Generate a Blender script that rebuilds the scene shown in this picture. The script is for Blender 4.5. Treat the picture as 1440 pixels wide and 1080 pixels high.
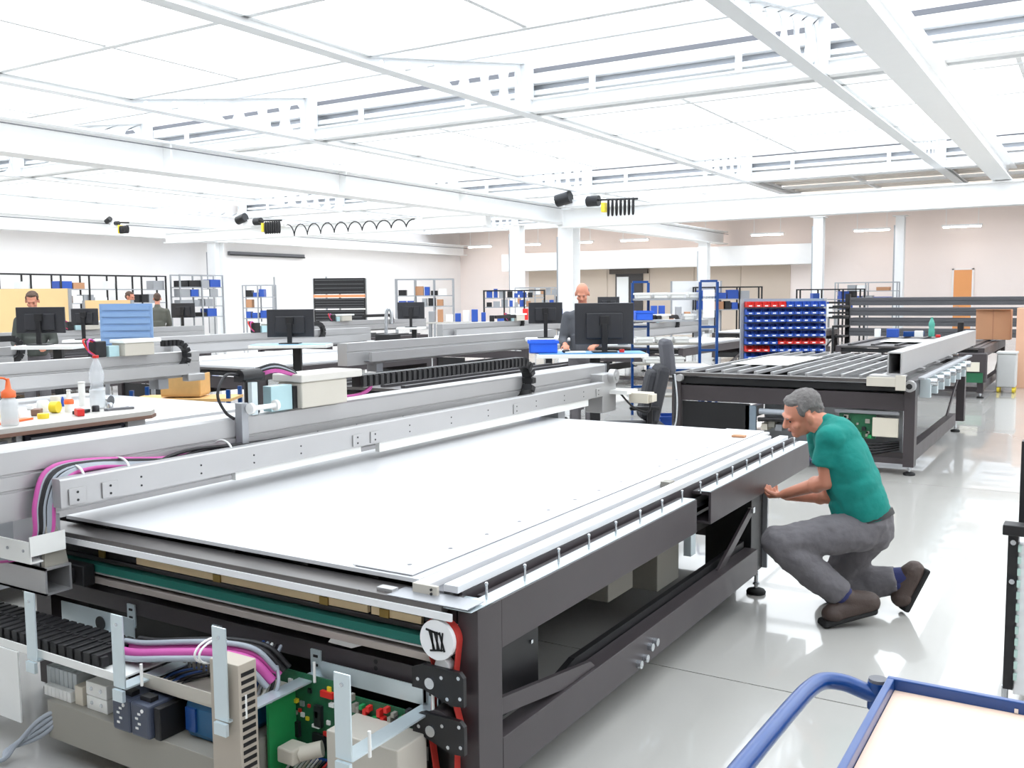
import bpy, math, random
from mathutils import Vector, Matrix
random.seed(7)
for o in list(bpy.data.objects):
    bpy.data.objects.remove(o)
sc = bpy.context.scene
COL = sc.collection
# ------------------------------------------------------------------ camera
YAW, PITCH, ROLL = -0.551052, 0.0898181, -0.00901124
fw = Vector((math.sin(YAW), math.cos(YAW), 0)); rt = Vector((math.cos(YAW), -math.sin(YAW), 0)); up = Vector((0, 0, 1))
f2 = fw * math.cos(PITCH) - up * math.sin(PITCH); u2 = up * math.cos(PITCH) + fw * math.sin(PITCH)
r3 = rt * math.cos(ROLL) + u2 * math.sin(ROLL); u3 = u2 * math.cos(ROLL) - rt * math.sin(ROLL)
cd = bpy.data.cameras.new('camera'); cam = bpy.data.objects.new('camera', cd); COL.objects.link(cam)
cd.sensor_width = 36; cd.lens = 1349.07 / 1440 * 36; cd.clip_end = 300; cd.clip_start = .05
cam.matrix_world = Matrix(((r3.x, u3.x, -f2.x, 0), (r3.y, u3.y, -f2.y, 0), (r3.z, u3.z, -f2.z, 1.6), (0, 0, 0, 1)))
sc.camera = cam
# ------------------------------------------------------------------ sky (bright overcast) and exposure
w = bpy.data.worlds.new('overcast_sky'); sc.world = w; w.use_nodes = True
bg = w.node_tree.nodes['Background']; bg.inputs[0].default_value = (0.965, 0.985, 1.0, 1); bg.inputs[1].default_value = 3.0
sc.view_settings.view_transform = 'Standard'; sc.view_settings.look = 'None'; sc.view_settings.gamma = 1
sc.view_settings.use_curve_mapping = False
sc.view_settings.exposure = 0.3

# ------------------------------------------------------------------ materials
MATS = {}
def lin(c):
    return tuple((x / 12.92 if x <= .04045 else ((x + .055) / 1.055) ** 2.4) for x in (v / 255 for v in c))
def mat(name, rgb, rough=.5, metal=0., var=.06, scale=6., bump=0., emit=0., trans=0., coat=0., bscale=None, alpha=1.):
    if name in MATS: return MATS[name]
    m = bpy.data.materials.new(name); m.use_nodes = True; nt = m.node_tree; b = nt.nodes['Principled BSDF']
    c = lin(rgb)
    tc = nt.nodes.new('ShaderNodeTexCoord'); nz = nt.nodes.new('ShaderNodeTexNoise'); nz.inputs['Scale'].default_value = scale
    nz.inputs['Detail'].default_value = 5
    nt.links.new(tc.outputs['Object'], nz.inputs['Vector'])
    mx = nt.nodes.new('ShaderNodeMix'); mx.data_type = 'RGBA'
    mx.inputs[6].default_value = tuple(x * (1 - var) for x in c) + (1,); mx.inputs[7].default_value = tuple(min(1, x * (1 + var)) for x in c) + (1,)
    nt.links.new(nz.outputs['Fac'], mx.inputs[0]); nt.links.new(mx.outputs[2], b.inputs['Base Color'])
    mr = nt.nodes.new('ShaderNodeMapRange'); mr.inputs[3].default_value = max(0, rough - .06); mr.inputs[4].default_value = min(1, rough + .06)
    nt.links.new(nz.outputs['Fac'], mr.inputs[0]); nt.links.new(mr.outputs[0], b.inputs['Roughness'])
    b.inputs['Metallic'].default_value = metal
    b.inputs['Transmission Weight'].default_value = trans
    b.inputs['Coat Weight'].default_value = coat
    b.inputs['Alpha'].default_value = alpha
    if emit: b.inputs['Emission Color'].default_value = c + (1,); b.inputs['Emission Strength'].default_value = emit
    if bump:
        n2 = nt.nodes.new('ShaderNodeTexNoise'); n2.inputs['Scale'].default_value = bscale or scale * 8; n2.inputs['Detail'].default_value = 4
        nt.links.new(tc.outputs['Object'], n2.inputs['Vector'])
        bp = nt.nodes.new('ShaderNodeBump'); bp.inputs['Strength'].default_value = bump; bp.inputs['Distance'].default_value = .01
        nt.links.new(n2.outputs['Fac'], bp.inputs['Height']); nt.links.new(bp.outputs[0], b.inputs['Normal'])
    MATS[name] = m
    return m
WHITE = mat('white_paint', (240, 240, 240), .45, var=.02)
STEELW = mat('roof_steel_white', (247, 247, 246), .5, var=.02)
STEELG = mat('roof_steel_light_grey', (228, 229, 229), .5, var=.02)
WALLM = mat('wall_plaster', (246, 242, 240), .85, var=.02, scale=1.5, bump=.05, bscale=80)
WALLP = mat('wall_warm_plaster', (250, 238, 232), .85, var=.03, scale=.6)
TAUPE = mat('wall_taupe_panel', (212, 196, 180), .8, var=.05, scale=.5)
ALU = mat('anodised_aluminium', (184, 183, 183), .38, .5, var=.04, scale=3)
ALUD = mat('dull_aluminium', (168, 170, 174), .42, .6, var=.05, scale=4)
STEEL = mat('bright_steel', (206, 210, 214), .22, .95, var=.05, scale=10)
ZINC = mat('zinc_plated_steel', (214, 226, 230), .34, .6, var=.07, scale=8)
DARK = mat('anthracite_powder_coat', (66, 60, 62), .40, .1, var=.05, scale=5, bump=.03, bscale=220)
BLACK = mat('black_plastic', (24, 23, 25), .45, var=.1, scale=12)
RUBBER = mat('black_rubber', (18, 18, 18), .75, var=.1, scale=20)
PLATE = mat('white_table_sheet', (216, 216, 217), .3, var=.0, scale=2)
BEIGE = mat('beige_sheet_metal', (196, 190, 178), .5, var=.04, scale=5)
OLIVE = mat('grey_beige_enclosure', (150, 146, 136), .5, var=.04, scale=5)
CREAM = mat('cream_plastic', (214, 206, 190), .5, var=.04, scale=5)
BLUE = mat('blue_enamel', (16, 66, 132), .3, .1, var=.06, scale=6, coat=.25)
BINBLUE = mat('blue_bin_plastic', (42, 82, 172), .45, var=.06, scale=8)
BINRED = mat('red_bin_plastic', (206, 48, 42), .45, var=.06, scale=8)
BRIGHTBLUE = mat('bright_blue_plastic', (44, 104, 226), .4, var=.05, scale=8)
RED = mat('red_belt', (196, 58, 50), .6, var=.08, scale=20)
GREEN = mat('green_felt_belt', (22, 104, 92), .7, var=.08, scale=30, bump=.1)
PCB = mat('green_circuit_board', (34, 96, 64), .4, var=.3, scale=60)
PCBL = mat('light_green_board_edge', (40, 150, 84), .4, var=.1, scale=40)
CHIP = mat('chip_black', (34, 34, 38), .35, var=.1, scale=30)
PINK = mat('pink_cable_jacket', (196, 84, 158), .45, var=.06, scale=12)
GREYC = mat('grey_cable_jacket', (158, 164, 172), .45, var=.05, scale=12)
BLACKC = mat('black_cable_jacket', (28, 26, 28), .5, var=.1, scale=12)
WHITEP = mat('white_plastic', (236, 236, 232), .35, var=.03, scale=10)
WOOD = mat('plywood', (214, 172, 112), .6, var=.12, scale=14)
ORANGEW = mat('pale_wood_panel', (246, 206, 150), .6, var=.05, scale=4)
CARD = mat('brown_cardboard', (186, 138, 104), .85, var=.05, scale=6, bump=.04)
ORANGED = mat('orange_door_leaf', (240, 166, 104), .55, var=.03, scale=2)
NAVY = mat('navy_grey_housing', (66, 72, 88), .4, var=.06, scale=8)
TEALBLUE = mat('blue_transformer_case', (24, 84, 124), .4, var=.1, scale=8)
ORANGE = mat('orange_plastic', (240, 110, 52), .4, var=.04, scale=10)
YELLOW = mat('yellow_plastic', (238, 212, 54), .4, var=.04, scale=10)
REDP = mat('red_plastic', (216, 44, 40), .4, var=.04, scale=10)
PEG = mat('light_blue_panel', (132, 164, 206), .45, var=.06, scale=5)
BENCHTOP = mat('grey_bench_top', (190, 186, 180), .4, var=.06, scale=6)
BROWNEDGE = mat('brown_bench_edge', (122, 92, 78), .5, var=.06, scale=8)
SCREEN = mat('dark_monitor_shell', (44, 44, 48), .4, var=.06, scale=8)
PAPER = mat('white_paper', (244, 244, 242), .7, var=.01)
MAPLE = mat('pale_maple_board', (238, 208, 186), .45, var=.03, scale=3)
FABRIC = mat('charcoal_upholstery', (56, 56, 60), .9, var=.12, scale=30, bump=.2)
SKIN = mat('skin', (206, 138, 112), .5, var=.06, scale=12, bump=.04, bscale=200)
TEAL = mat('teal_cotton', (2, 126, 116), .85, var=.12, scale=10, bump=.6, bscale=16)
JEANS = mat('grey_work_cotton', (104, 101, 104), .9, var=.2, scale=12, bump=.8, bscale=18)
HAIRG = mat('grey_hair', (112, 108, 106), .7, var=.35, scale=60, bump=.5, bscale=220)
HAIRB = mat('brown_hair', (84, 64, 52), .7, var=.3, scale=60, bump=.5, bscale=150)
LEATHER = mat('brown_boot_leather', (66, 52, 46), .6, var=.15, scale=20, bump=.2)
NAVYC = mat('navy_textile', (38, 44, 92), .8, var=.15, scale=30, bump=.2)
GREYKNIT = mat('charcoal_pullover', (84, 86, 92), .9, var=.1, scale=14, bump=.2)
GREENBOT = mat('teal_bottle_plastic', (96, 190, 170), .2, var=.05, scale=8, alpha=.75)
GUTTER = mat('blue_grey_sheet', (226, 231, 238), .5, var=.02)
DARKGREY = mat('dark_grey_parts_and_gap_shade', (110, 110, 114), .6, var=.05)  # plain dark grey for parts, also the shade painted into gaps
EYE = mat('dark_eye', (30, 24, 22), .3, var=.02)
LIP = mat('lip', (170, 92, 84), .5, var=.05)

def clear_plastic(name='clear_bottle_plastic', rgb=(235, 240, 244), a=.3):
    m = mat(name, rgb, .12, var=.02, alpha=a); return m
CLEAR = clear_plastic()
def glass_pane(name='diffusing_skylight_glass', tint=(.9, .93, .95)):
    m = bpy.data.materials.new(name); m.use_nodes = True; nt = m.node_tree
    for n in list(nt.nodes): nt.nodes.remove(n)
    out = nt.nodes.new('ShaderNodeOutputMaterial'); t = nt.nodes.new('ShaderNodeBsdfTransparent'); d = nt.nodes.new('ShaderNodeBsdfTranslucent')
    t.inputs[0].default_value = tint + (1,); d.inputs[0].default_value = (.9, .92, .93, 1)
    nz = nt.nodes.new('ShaderNodeTexNoise'); nz.inputs['Scale'].default_value = 1.5
    mr = nt.nodes.new('ShaderNodeMapRange'); mr.inputs[3].default_value = .1; mr.inputs[4].default_value = .2
    nt.links.new(nz.outputs['Fac'], mr.inputs[0])
    mx = nt.nodes.new('ShaderNodeMixShader'); nt.links.new(mr.outputs[0], mx.inputs[0])
    nt.links.new(t.outputs[0], mx.inputs[1]); nt.links.new(d.outputs[0], mx.inputs[2]); nt.links.new(mx.outputs[0], out.inputs[0])
    return m
GLASS = glass_pane()
def floor_mat():
    m = mat('polished_resin_floor', (184, 182, 177), .25, var=.05, scale=.9, coat=.7)
    return m
FLOORM = floor_mat()

# ------------------------------------------------------------------ mesh helpers
class MB:
    def __init__(s): s.v = []; s.f = []; s.sm = []
    def add(s, vs, fs, smooth=False):
        n = len(s.v); s.v += [Vector(p) for p in vs]; s.f += [tuple(i + n for i in f) for f in fs]; s.sm += [smooth] * len(fs); return s
    def box(s, x0, x1, y0, y1, z0, z1):
        x0, x1 = min(x0, x1), max(x0, x1); y0, y1 = min(y0, y1), max(y0, y1); z0, z1 = min(z0, z1), max(z0, z1)
        return s.add([(x0, y0, z0), (x1, y0, z0), (x1, y1, z0), (x0, y1, z0), (x0, y0, z1), (x1, y0, z1), (x1, y1, z1), (x0, y1, z1)],
                     [(0, 3, 2, 1), (4, 5, 6, 7), (0, 1, 5, 4), (1, 2, 6, 5), (2, 3, 7, 6), (3, 0, 4, 7)])
    def obox(s, c, d, M=None):
        M = M or Matrix.Identity(3); c = Vector(c); a, b, e = (t / 2 for t in d)
        vs = [c + M @ Vector((x * a, y * b, z * e)) for z in (-1, 1) for x, y in ((-1, -1), (1, -1), (1, 1), (-1, 1))]
        return s.add(vs, [(0, 3, 2, 1), (4, 5, 6, 7), (0, 1, 5, 4), (1, 2, 6, 5), (2, 3, 7, 6), (3, 0, 4, 7)])
    def bar(s, p, q, wd, ht, upv=(0, 0, 1)):
        p = Vector(p); q = Vector(q); d = q - p; L = d.length; d.normalize(); u = Vector(upv); sd = d.cross(u)
        if sd.length < 1e-5: sd = d.cross(Vector((1, 0, 0)))
        sd.normalize(); u = sd.cross(d)
        return s.obox((p + q) / 2, (wd, L, ht), Matrix((sd, d, u)).transposed())
    def cyl(s, p, q, r, n=14, r2=None, caps=True):
        p = Vector(p); q = Vector(q); d = (q - p).normalized(); r2 = r if r2 is None else r2
        a = d.orthogonal().normalized(); b = d.cross(a); k = len(s.v)
        ring = [(math.cos(2 * math.pi * i / n), math.sin(2 * math.pi * i / n)) for i in range(n)]
        vs = [p + (a * c + b * e) * r for c, e in ring] + [q + (a * c + b * e) * r2 for c, e in ring]
        s.add(vs, [(i, (i + 1) % n, n + (i + 1) % n, n + i) for i in range(n)], True)
        if caps: s.add(vs, [tuple(range(n - 1, -1, -1)), tuple(range(n, 2 * n))])
        return s
    def tube(s, pts, r, n=8, res=6, closed=False):
        P = [Vector(p) for p in pts]
        if res > 1 and len(P) > 2:
            Q = []
            m = len(P)
            for i in range(m - 1 if not closed else m):
                if closed: p0, p1, p2, p3 = P[(i - 1) % m], P[i], P[(i + 1) % m], P[(i + 2) % m]
                else: p1, p2 = P[i], P[i + 1]; p0 = P[i - 1] if i else p1 * 2 - p2; p3 = P[i + 2] if i + 2 < m else p2 * 2 - p1
                for k in range(res):
                    t = k / res; Q.append(.5 * ((2 * p1) + (p2 - p0) * t + (2 * p0 - 5 * p1 + 4 * p2 - p3) * t * t + (3 * p1 - p0 - 3 * p2 + p3) * t ** 3))
            if not closed: Q.append(P[-1])
            P = Q
        m = len(P); vs = []; a = None
        for i in range(m):
            d = (P[(i + 1) % m] - P[i - 1]) if closed else (P[min(i + 1, m - 1)] - P[max(i - 1, 0)])
            d.normalize()
            if a is None: a = d.orthogonal().normalized()
            else:
                a = a - d * a.dot(d); a = a.normalized() if a.length > 1e-6 else d.orthogonal().normalized()
            b = d.cross(a); vs += [P[i] + (a * math.cos(2 * math.pi * j / n) + b * math.sin(2 * math.pi * j / n)) * r for j in range(n)]
        fs = []
        for i in range(m if closed else m - 1):
            for j in range(n):
                i2 = (i + 1) % m; fs.append((i * n + j, i * n + (j + 1) % n, i2 * n + (j + 1) % n, i2 * n + j))
        s.add(vs, fs, True)
        if not closed: s.add(vs, [tuple(range(n - 1, -1, -1)), tuple(range((m - 1) * n, m * n))])
        return s
    def prism(s, poly, axis, a, b):
        # poly: 2-D points in the two remaining axes (in x,y,z order); extruded from a to b along axis
        def P(u, v, t):
            return {0: (t, u, v), 1: (u, t, v), 2: (u, v, t)}[axis]
        n = len(poly); vs = [P(u, v, a) for u, v in poly] + [P(u, v, b) for u, v in poly]
        return s.add(vs, [tuple(range(n - 1, -1, -1)), tuple(range(n, 2 * n))] + [(i, (i + 1) % n, n + (i + 1) % n, n + i) for i in range(n)])
    def lathe(s, c, prof, n=16):
        c = Vector(c); vs = []; m = len(prof)
        for r, z in prof: vs += [c + Vector((r * math.cos(2 * math.pi * j / n), r * math.sin(2 * math.pi * j / n), z)) for j in range(n)]
        s.add(vs, [(i * n + j, i * n + (j + 1) % n, (i + 1) * n + (j + 1) % n, (i + 1) * n + j) for i in range(m - 1) for j in range(n)], True)
        s.add(vs, [tuple(range(n - 1, -1, -1)), tuple(range((m - 1) * n, m * n))]); return s
    def ell(s, c, r, M=None, nu=12, nv=8):
        c = Vector(c); M = M or Matrix.Identity(3); vs = [c + M @ Vector((0, 0, -r[2]))]
        for i in range(1, nv):
            t = math.pi * i / nv - math.pi / 2
            for j in range(nu):
                p = 2 * math.pi * j / nu; vs.append(c + M @ Vector((r[0] * math.cos(t) * math.cos(p), r[1] * math.cos(t) * math.sin(p), r[2] * math.sin(t))))
        vs.append(c + M @ Vector((0, 0, r[2]))); L = len(vs) - 1; fs = [(0, 1 + (j + 1) % nu, 1 + j) for j in range(nu)]
        for i in range(nv - 2): fs += [(1 + i * nu + j, 1 + i * nu + (j + 1) % nu, 1 + (i + 1) * nu + (j + 1) % nu, 1 + (i + 1) * nu + j) for j in range(nu)]
        fs += [(L, 1 + (nv - 2) * nu + j, 1 + (nv - 2) * nu + (j + 1) % nu) for j in range(nu)]
        return s.add(vs, fs, True)
    def cap(s, p, q, r1, r2, n=10):
        s.ell(p, (r1,) * 3, None, n, 6); s.ell(q, (r2,) * 3, None, n, 6); return s.cyl(p, q, r1, n, r2)
    def build(s, name, m, parent=None, bev=0., origin=None):
        off = Vector(origin) if origin is not None else (WL(parent) if parent else Vector())
        me = bpy.data.meshes.new(name); me.from_pydata([tuple(v - off) for v in s.v], [], s.f)
        me.polygons.foreach_set('use_smooth', s.sm); me.materials.append(m); me.update()
        o = bpy.data.objects.new(name, me); COL.objects.link(o)
        if parent: o.parent = parent
        else: o.location = off
        LOC[o.name] = off
        if bev:
            b = o.modifiers.new('bevel', 'BEVEL'); b.width = bev; b.segments = 2; b.limit_method = 'ANGLE'
        return o
LOC = {}
def WL(o): return LOC[o.name]
def tag(o, label=None, cat=None, group=None, kind=None):
    if label: o['label'] = label
    if cat: o['category'] = cat
    if group: o['group'] = group
    if kind: o['kind'] = kind
    return o
def thing(name, label, cat, loc=(0, 0, 0), group=None):
    o = bpy.data.objects.new(name, None); COL.objects.link(o); o.location = loc; LOC[o.name] = Vector(loc); o.empty_display_size = .1
    return tag(o, label, cat, group)
def part(name, m, parent, fn, bev=0.):
    b = MB(); fn(b); return b.build(name, m, parent, bev)
def pbox(name, m, parent, x0, x1, y0, y1, z0, z1, bev=0.):
    return MB().box(x0, x1, y0, y1, z0, z1).build(name, m, parent, bev)
def copy_tree(o, parent=None):
    c = o.copy(); COL.objects.link(c); c.parent = parent; LOC[c.name] = LOC[o.name].copy()
    for ch in list(o.children): copy_tree(ch, c)
    return c
def put(o, loc, rz=0.):
    o.location = loc; LOC[o.name] = Vector(loc); o.rotation_euler[2] = rz; return o
def inst(o, parent, dv):
    # copy of a part under the same parent, moved by dv (shares mesh data)
    c = o.copy(); COL.objects.link(c); c.parent = parent; c.location = o.location + Vector(dv); LOC[c.name] = LOC[o.name] + Vector(dv); return c

# ------------------------------------------------------------------ floor and walls
XL, XR, YB, YF = -31.0, 10.0, 45.0, -8.0
fl = MB().box(XL, XR, YF, YB, -.12, -.012).build('floor', mat('floor_joint', (120, 118, 114), .6)); tag(fl, kind='structure')
sl = None; n = 0
ys = [YF, -2.6, 1.15, 3.78, 8.6, 13.4, 18.2, 23, 28, 33, 38, YB]; xs = [XL, -26, -21, -16, -11, -6.1, -1.2 + 6, XR]
for i in range(len(xs) - 1):
    for j in range(len(ys) - 1):
        MB().box(xs[i] + .004, xs[i + 1] - .004, ys[j] + .004, ys[j + 1] - .004, -.012, 0).build('floor_slab', FLOORM, fl)
def wall(name, m, x0, x1, y0, y1, z0, z1):
    o = MB().box(x0, x1, y0, y1, z0, z1).build(name, m); tag(o, kind='structure'); return o
wall('wall_left', WALLM, XL - .2, XL, YF, YB, -.12, 6.6)
wb = wall('wall_back', WALLP, XL - .2, XR + .2, YB, YB + .2, -.12, 6.6)
wall('wall_right', WALLM, XR, XR + .2, YF, YB, -.12, 6.6)
wall('wall_front', WALLM, XL - .2, XR + .2, YF - .2, YF, -.12, 6.6)
# taupe panelling of the far wall and its upper bulkhead
for i in range(6):
    x0 = -26.5 + i * 2.35
    pbox('wall_panel', TAUPE, wb, x0 + .012, x0 + 2.338, YB - .06, YB, .0, 3.0)
pbox('bulkhead', STEELW, wb, -27.5, -11.0, YB - 1.2, YB, 3.0, 3.9)
d = MB().box(-5.45, -4.75, YB - .08, YB, 0, 2.6).build('door_1', ORANGED); tag(d, kind='structure')
MB().box(-5.52, -5.45, YB - .1, YB, 0, 2.66).box(-4.75, -4.68, YB - .1, YB, 0, 2.66).box(-5.52, -4.68, YB - .1, YB, 2.6, 2.66).build('door_frame', WALLM, d)
MB().cyl((-5.36, YB - .14, 1.05), (-5.36, YB - .06, 1.05), .012).cyl((-5.36, YB - .14, 1.05), (-5.22, YB - .14, 1.05), .012).build('door_handle', STEEL, d)

# ------------------------------------------------------------------ ceiling: saw-tooth roof of steel and glass
ce = bpy.data.objects.new('ceiling', None); COL.objects.link(ce); LOC[ce.name] = Vector(); tag(ce, kind='structure')
PITCHY = 13.0; JO = [-10.3, 2.7, 15.7, 28.7, 41.7]; TX = [-30.65 + 5.35 * i for i in range(8)]
def hz(y): return 0.0 if y < 8.44 else (y - 8.44) / 4.6 * .80     # rise of the shed over the flat glazing
def truss_mesh():
    b = MB()
    b.box(-.12, .12, 0, 13.0, 4.97, 5.0); b.box(-.008, .008, 0, 8.44, 5.0, 5.1); b.box(-.09, .09, 0, 8.44, 5.1, 5.13)
    cell = .62; nc = 7; y00 = 8.44
    for i in range(nc):
        ya, yb = y00 + i * cell, y00 + (i + 1) * cell; ym = (ya + yb) / 2; ha, hb = 5.1 + hz(ya), 5.1 + hz(yb); hm = hz(ym) + .1; zm = 5.0 + hm / 2
        r = min(.2, hm * .38); rz = hm * .38
        N = 12; ring = [(ym + r * math.cos(2 * math.pi * k / N + math.pi / 4), zm + rz * math.sin(2 * math.pi * k / N + math.pi / 4)) for k in range(N)]
        cor = [(yb, hb), (ya, ha), (ya, 5.0), (yb, 5.0)]
        for x in (-.008, .008):
            vs = [(x, y, z) for y, z in ring] + [(x, y, z) for y, z in cor]
            fs = []
            for q in range(4):
                for k in range(3): fs.append((q * 3 + k, (q * 3 + k + 1) % N, N + q))
                fs.append(((q * 3 + 3) % N, N + (q + 1) % 4, N + q))
            b.add(vs, fs)
        b.add([(-.008, y, z) for y, z in ring] + [(.008, y, z) for y, z in ring], [(k, (k + 1) % N, N + (k + 1) % N, N + k) for k in range(N)])
    b.bar((0, 8.44, 5.115), (0, 12.8, 5.115 + hz(12.8)), .18, .03)
    b.box(-.13, .13, 12.75, 13.0, 5.0, 5.1 + hz(12.9)); return b
tr0 = truss_mesh().build('roof_truss', STEELG, ce)
first = True
for jy in JO[:-1]:
    for x in TX:
        if first: tr0.location = (x, jy, 0); LOC[tr0.name] = Vector((x, jy, 0)); first = False
        else: inst(tr0, ce, (x - tr0.location[0], jy - tr0.location[1], 0))
# purlins across the trusses, glazing bars between them, glass panes
PY = [.12, 1.27, 3.66, 6.05, 8.44]
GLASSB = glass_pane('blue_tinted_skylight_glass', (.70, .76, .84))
def pane_mesh(ya, yb): return MB().add([(-1.31, ya, 5.2 + hz(ya)), (1.31, ya, 5.2 + hz(ya)), (1.31, yb, 5.2 + hz(yb)), (-1.31, yb, 5.2 + hz(yb))], [(0, 1, 2, 3)])
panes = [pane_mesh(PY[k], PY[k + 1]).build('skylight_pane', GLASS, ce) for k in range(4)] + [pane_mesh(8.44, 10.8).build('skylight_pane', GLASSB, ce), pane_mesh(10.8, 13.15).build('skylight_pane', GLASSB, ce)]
pur0 = MB().box(XL, XR, -.05, .05, 5.1, 5.19).build('purlin', STEELG, ce)
bar0 = MB().box(-.035, .035, 0, 8.4, 5.12, 5.2).build('glazing_bar', STEELG, ce)
used = set()
def place(o, v):
    if o.name not in used: used.add(o.name); o.location = v; LOC[o.name] = Vector(v)
    else: inst(o, ce, Vector(v) - o.location)
CORR = mat('beige_corrugated_deck', (214, 204, 194), .6, var=.05, scale=1); DKGAP = mat('brown_shadow_gap', (120, 108, 98), .7)
for bi, jy in enumerate(JO[:-1]):
    j1 = jy + 13.0
    for py in PY: place(pur0, (0, jy + py, 0))
    place(pur0, (0, jy + 10.8, hz(10.8)))
    for k in range(6):
        x = TX[0] + 2.675 / 2
        while x < XR - 1:
            if bi == 0 and k < 4:  # unseen bay behind the camera, decked opaque to dim the near floor
                MB().box(x - 1.32, x + 1.32, jy + PY[k] + .05, jy + PY[k + 1] - .05, 5.2, 5.24).build('roof_deck_panel', CORR, ce)
            elif bi == 3 and x > -9 and k < 4:
                yy = jy + PY[k] + .06; ye = jy + PY[k + 1] - .06
                while yy < ye - .2:
                    MB().box(x - 1.32, x + 1.32, yy, min(yy + .62, ye), 5.2, 5.24).build('roof_deck_panel', CORR, ce)
                    MB().box(x - 1.32, x + 1.32, min(yy + .62, ye), min(yy + .75, ye + .04), 5.26, 5.3).build('deck_gap', DKGAP, ce); yy += .75
            else: place(panes[k], (x, jy, 0))
            x += 2.675
    for i in range(15): place(bar0, (TX[0] + 2.675 * i, jy + .05, 0))
    # vertical step at the joint: gap, gutter channels and the cross beam
    MB().box(XL, XR, j1 + .28, j1 + .34, 5.0, 6.1).build('shed_upstand', STEELW, ce)
    MB().box(XL, XR, j1 + .14, j1 + .28, 5.76, 5.84).build('shadow_gap', DARKGREY, ce)  # solid dark bar painted in for the shaded gap
    MB().box(XL, XR, j1 + .02, j1 + .28, 5.54, 5.72).build('gutter_channel', STEELW, ce)
    MB().box(XL, XR, j1 + .20, j1 + .28, 5.42, 5.54).build('gutter_tray', ALUD, ce)
    MB().box(XL, XR, j1 + .06, j1 + .28, 5.34, 5.42).build('gutter_channel', STEELW, ce)
    MB().box(XL, XR, j1 - .06, j1 + .02, 5.03, 5.22).box(XL, XR, j1 - .13, j1 + .09, 5.0, 5.03).box(XL, XR, j1 - .13, j1 + .09, 5.22, 5.25).build('cross_beam', STEELW, ce)
    for x in [TX[0] + 2.675 * (i + .5) for i in range(15)]:
        MB().box(x - .05, x + .05, j1 - .03, j1 + .03, 5.25, 5.54).build('gutter_bracket', STEELW, ce)
MB().box(XL, XR, 42.05, YB, 5.3, 5.4).build('roof_lid', CORR, ce)

# ------------------------------------------------------------------ columns and crane girders
def column(x, y, ztop, label, wd=.42):
    t = thing('steel_column', label, 'column', (x, y, 0), 'steel columns of the hall')
    h = wd / 2
    part('shaft', STEELW, t, lambda b: b.box(x - h, x + h, y - h, y - h + .03, .03, ztop).box(x - h, x + h, y + h - .03, y + h, .03, ztop).box(x - .02, x + .02, y - h + .03, y + h - .03, .03, ztop))
    pbox('base_plate', STEELW, t, x - h - .1, x + h + .1, y - h - .1, y + h + .1, 0, .03)
    pbox('cap_plate', STEELW, t, x - h - .12, x + h + .12, y - h - .12, y + h + .12, ztop - .03, ztop)
    pbox('conduit', ALUD, t, x - h - .06, x - h, y - h, y - h + .06, .3, ztop - .4)
    return t
column(-15.5, 29.0, 4.03, 'thick white steel column under the crane girder behind the bald worker', .55)
column(-15.5, 42.0, 4.03, 'white steel column carrying the far end of the crane girder')
column(-23.0, 38.0, 4.9, 'white steel column in front of the taupe wall panels', .5)
column(-30.0, 26.5, 3.9, 'grey steel column against the white left wall', .45)
column(-10.4, 42.0, 4.9, 'slim white steel column beyond the blue bin wall', .4)
column(-7.4, 43.5, 4.9, 'slim white steel column beside the corner of the far white wall', .35)
def girder(name, label, x0, x1, y0, y1, z0, z1, axis, web=.04, group='crane girders'):
    t = thing(name, label, 'girder', ((x0 + x1) / 2, (y0 + y1) / 2, z0), group)
    if axis == 1:
        xm = (x0 + x1) / 2
        part('bottom_flange', STEELW, t, lambda b: b.box(x0, x1, y0, y1, z0, z0 + .04)); part('top_flange', STEELW, t, lambda b: b.box(x0, x1, y0, y1, z1 - .04, z1))
        part('web', STEELW, t, lambda b: b.box(xm - web / 2, xm + web / 2, y0, y1, z0 + .04, z1 - .04))
    else:
        ym = (y0 + y1) / 2
        part('bottom_flange', STEELW, t, lambda b: b.box(x0, x1, y0, y1, z0, z0 + .04)); part('top_flange', STEELW, t, lambda b: b.box(x0, x1, y0, y1, z1 - .04, z1))
        part('web', STEELW, t, lambda b: b.box(x0, x1, ym - web / 2, ym + web / 2, z0 + .04, z1 - .04))
    return t
def hangers(t, x, ysl, z0, z1):
    for y in ysl: pbox('hanger', STEELW, t, x - .05, x + .05, y - .05, y + .05, z0, z1)
g = girder('crane_girder', 'wide white I-beam hanging close overhead with grey underside', -2.56, -2.11, -4, 29.6, 4.5, 5.0, 1)
hangers(g, -2.33, [2.6, 15.6, 28.6], 5.0, 5.12)
g = girder('crane_girder', 'long white runway girder with dark conductor line along its side', -15.75, -15.25, -4, 44.5, 4.03, 4.62, 1)
part('conductor_line', DARKGREY, g, lambda b: b.box(-15.255, -15.24, -4, 44.5, 4.48, 4.5))
for y in (-2, 2.5, 7.5, 12.5, 17.5, 22.5): part('stiffener', STEELW, g, lambda b: b.box(-15.48, -15.27, y - .02, y + .02, 4.07, 4.58))
g = girder('crane_girder', 'white runway girder mounted along the left wall', -30.7, -30.2, -4, 44.5, 3.95, 4.5, 1)
part('conductor_line', DARKGREY, g, lambda b: b.box(-30.2, -30.19, -4, 44.5, 4.32, 4.35))
g = girder('crane_bridge', 'white crane bridge spanning between the overhead girders beyond the saw-tooth joint', -15.2, 4.0, 27.9, 28.4, 3.86, 4.48, 0, .3, 'crane bridges')
g2 = girder('crane_bridge', 'white crane bridge with coiled black cable near the left wall', -30.2, -15.8, 24.2, 24.7, 3.75, 4.15, 0, .3, 'crane bridges')

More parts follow.
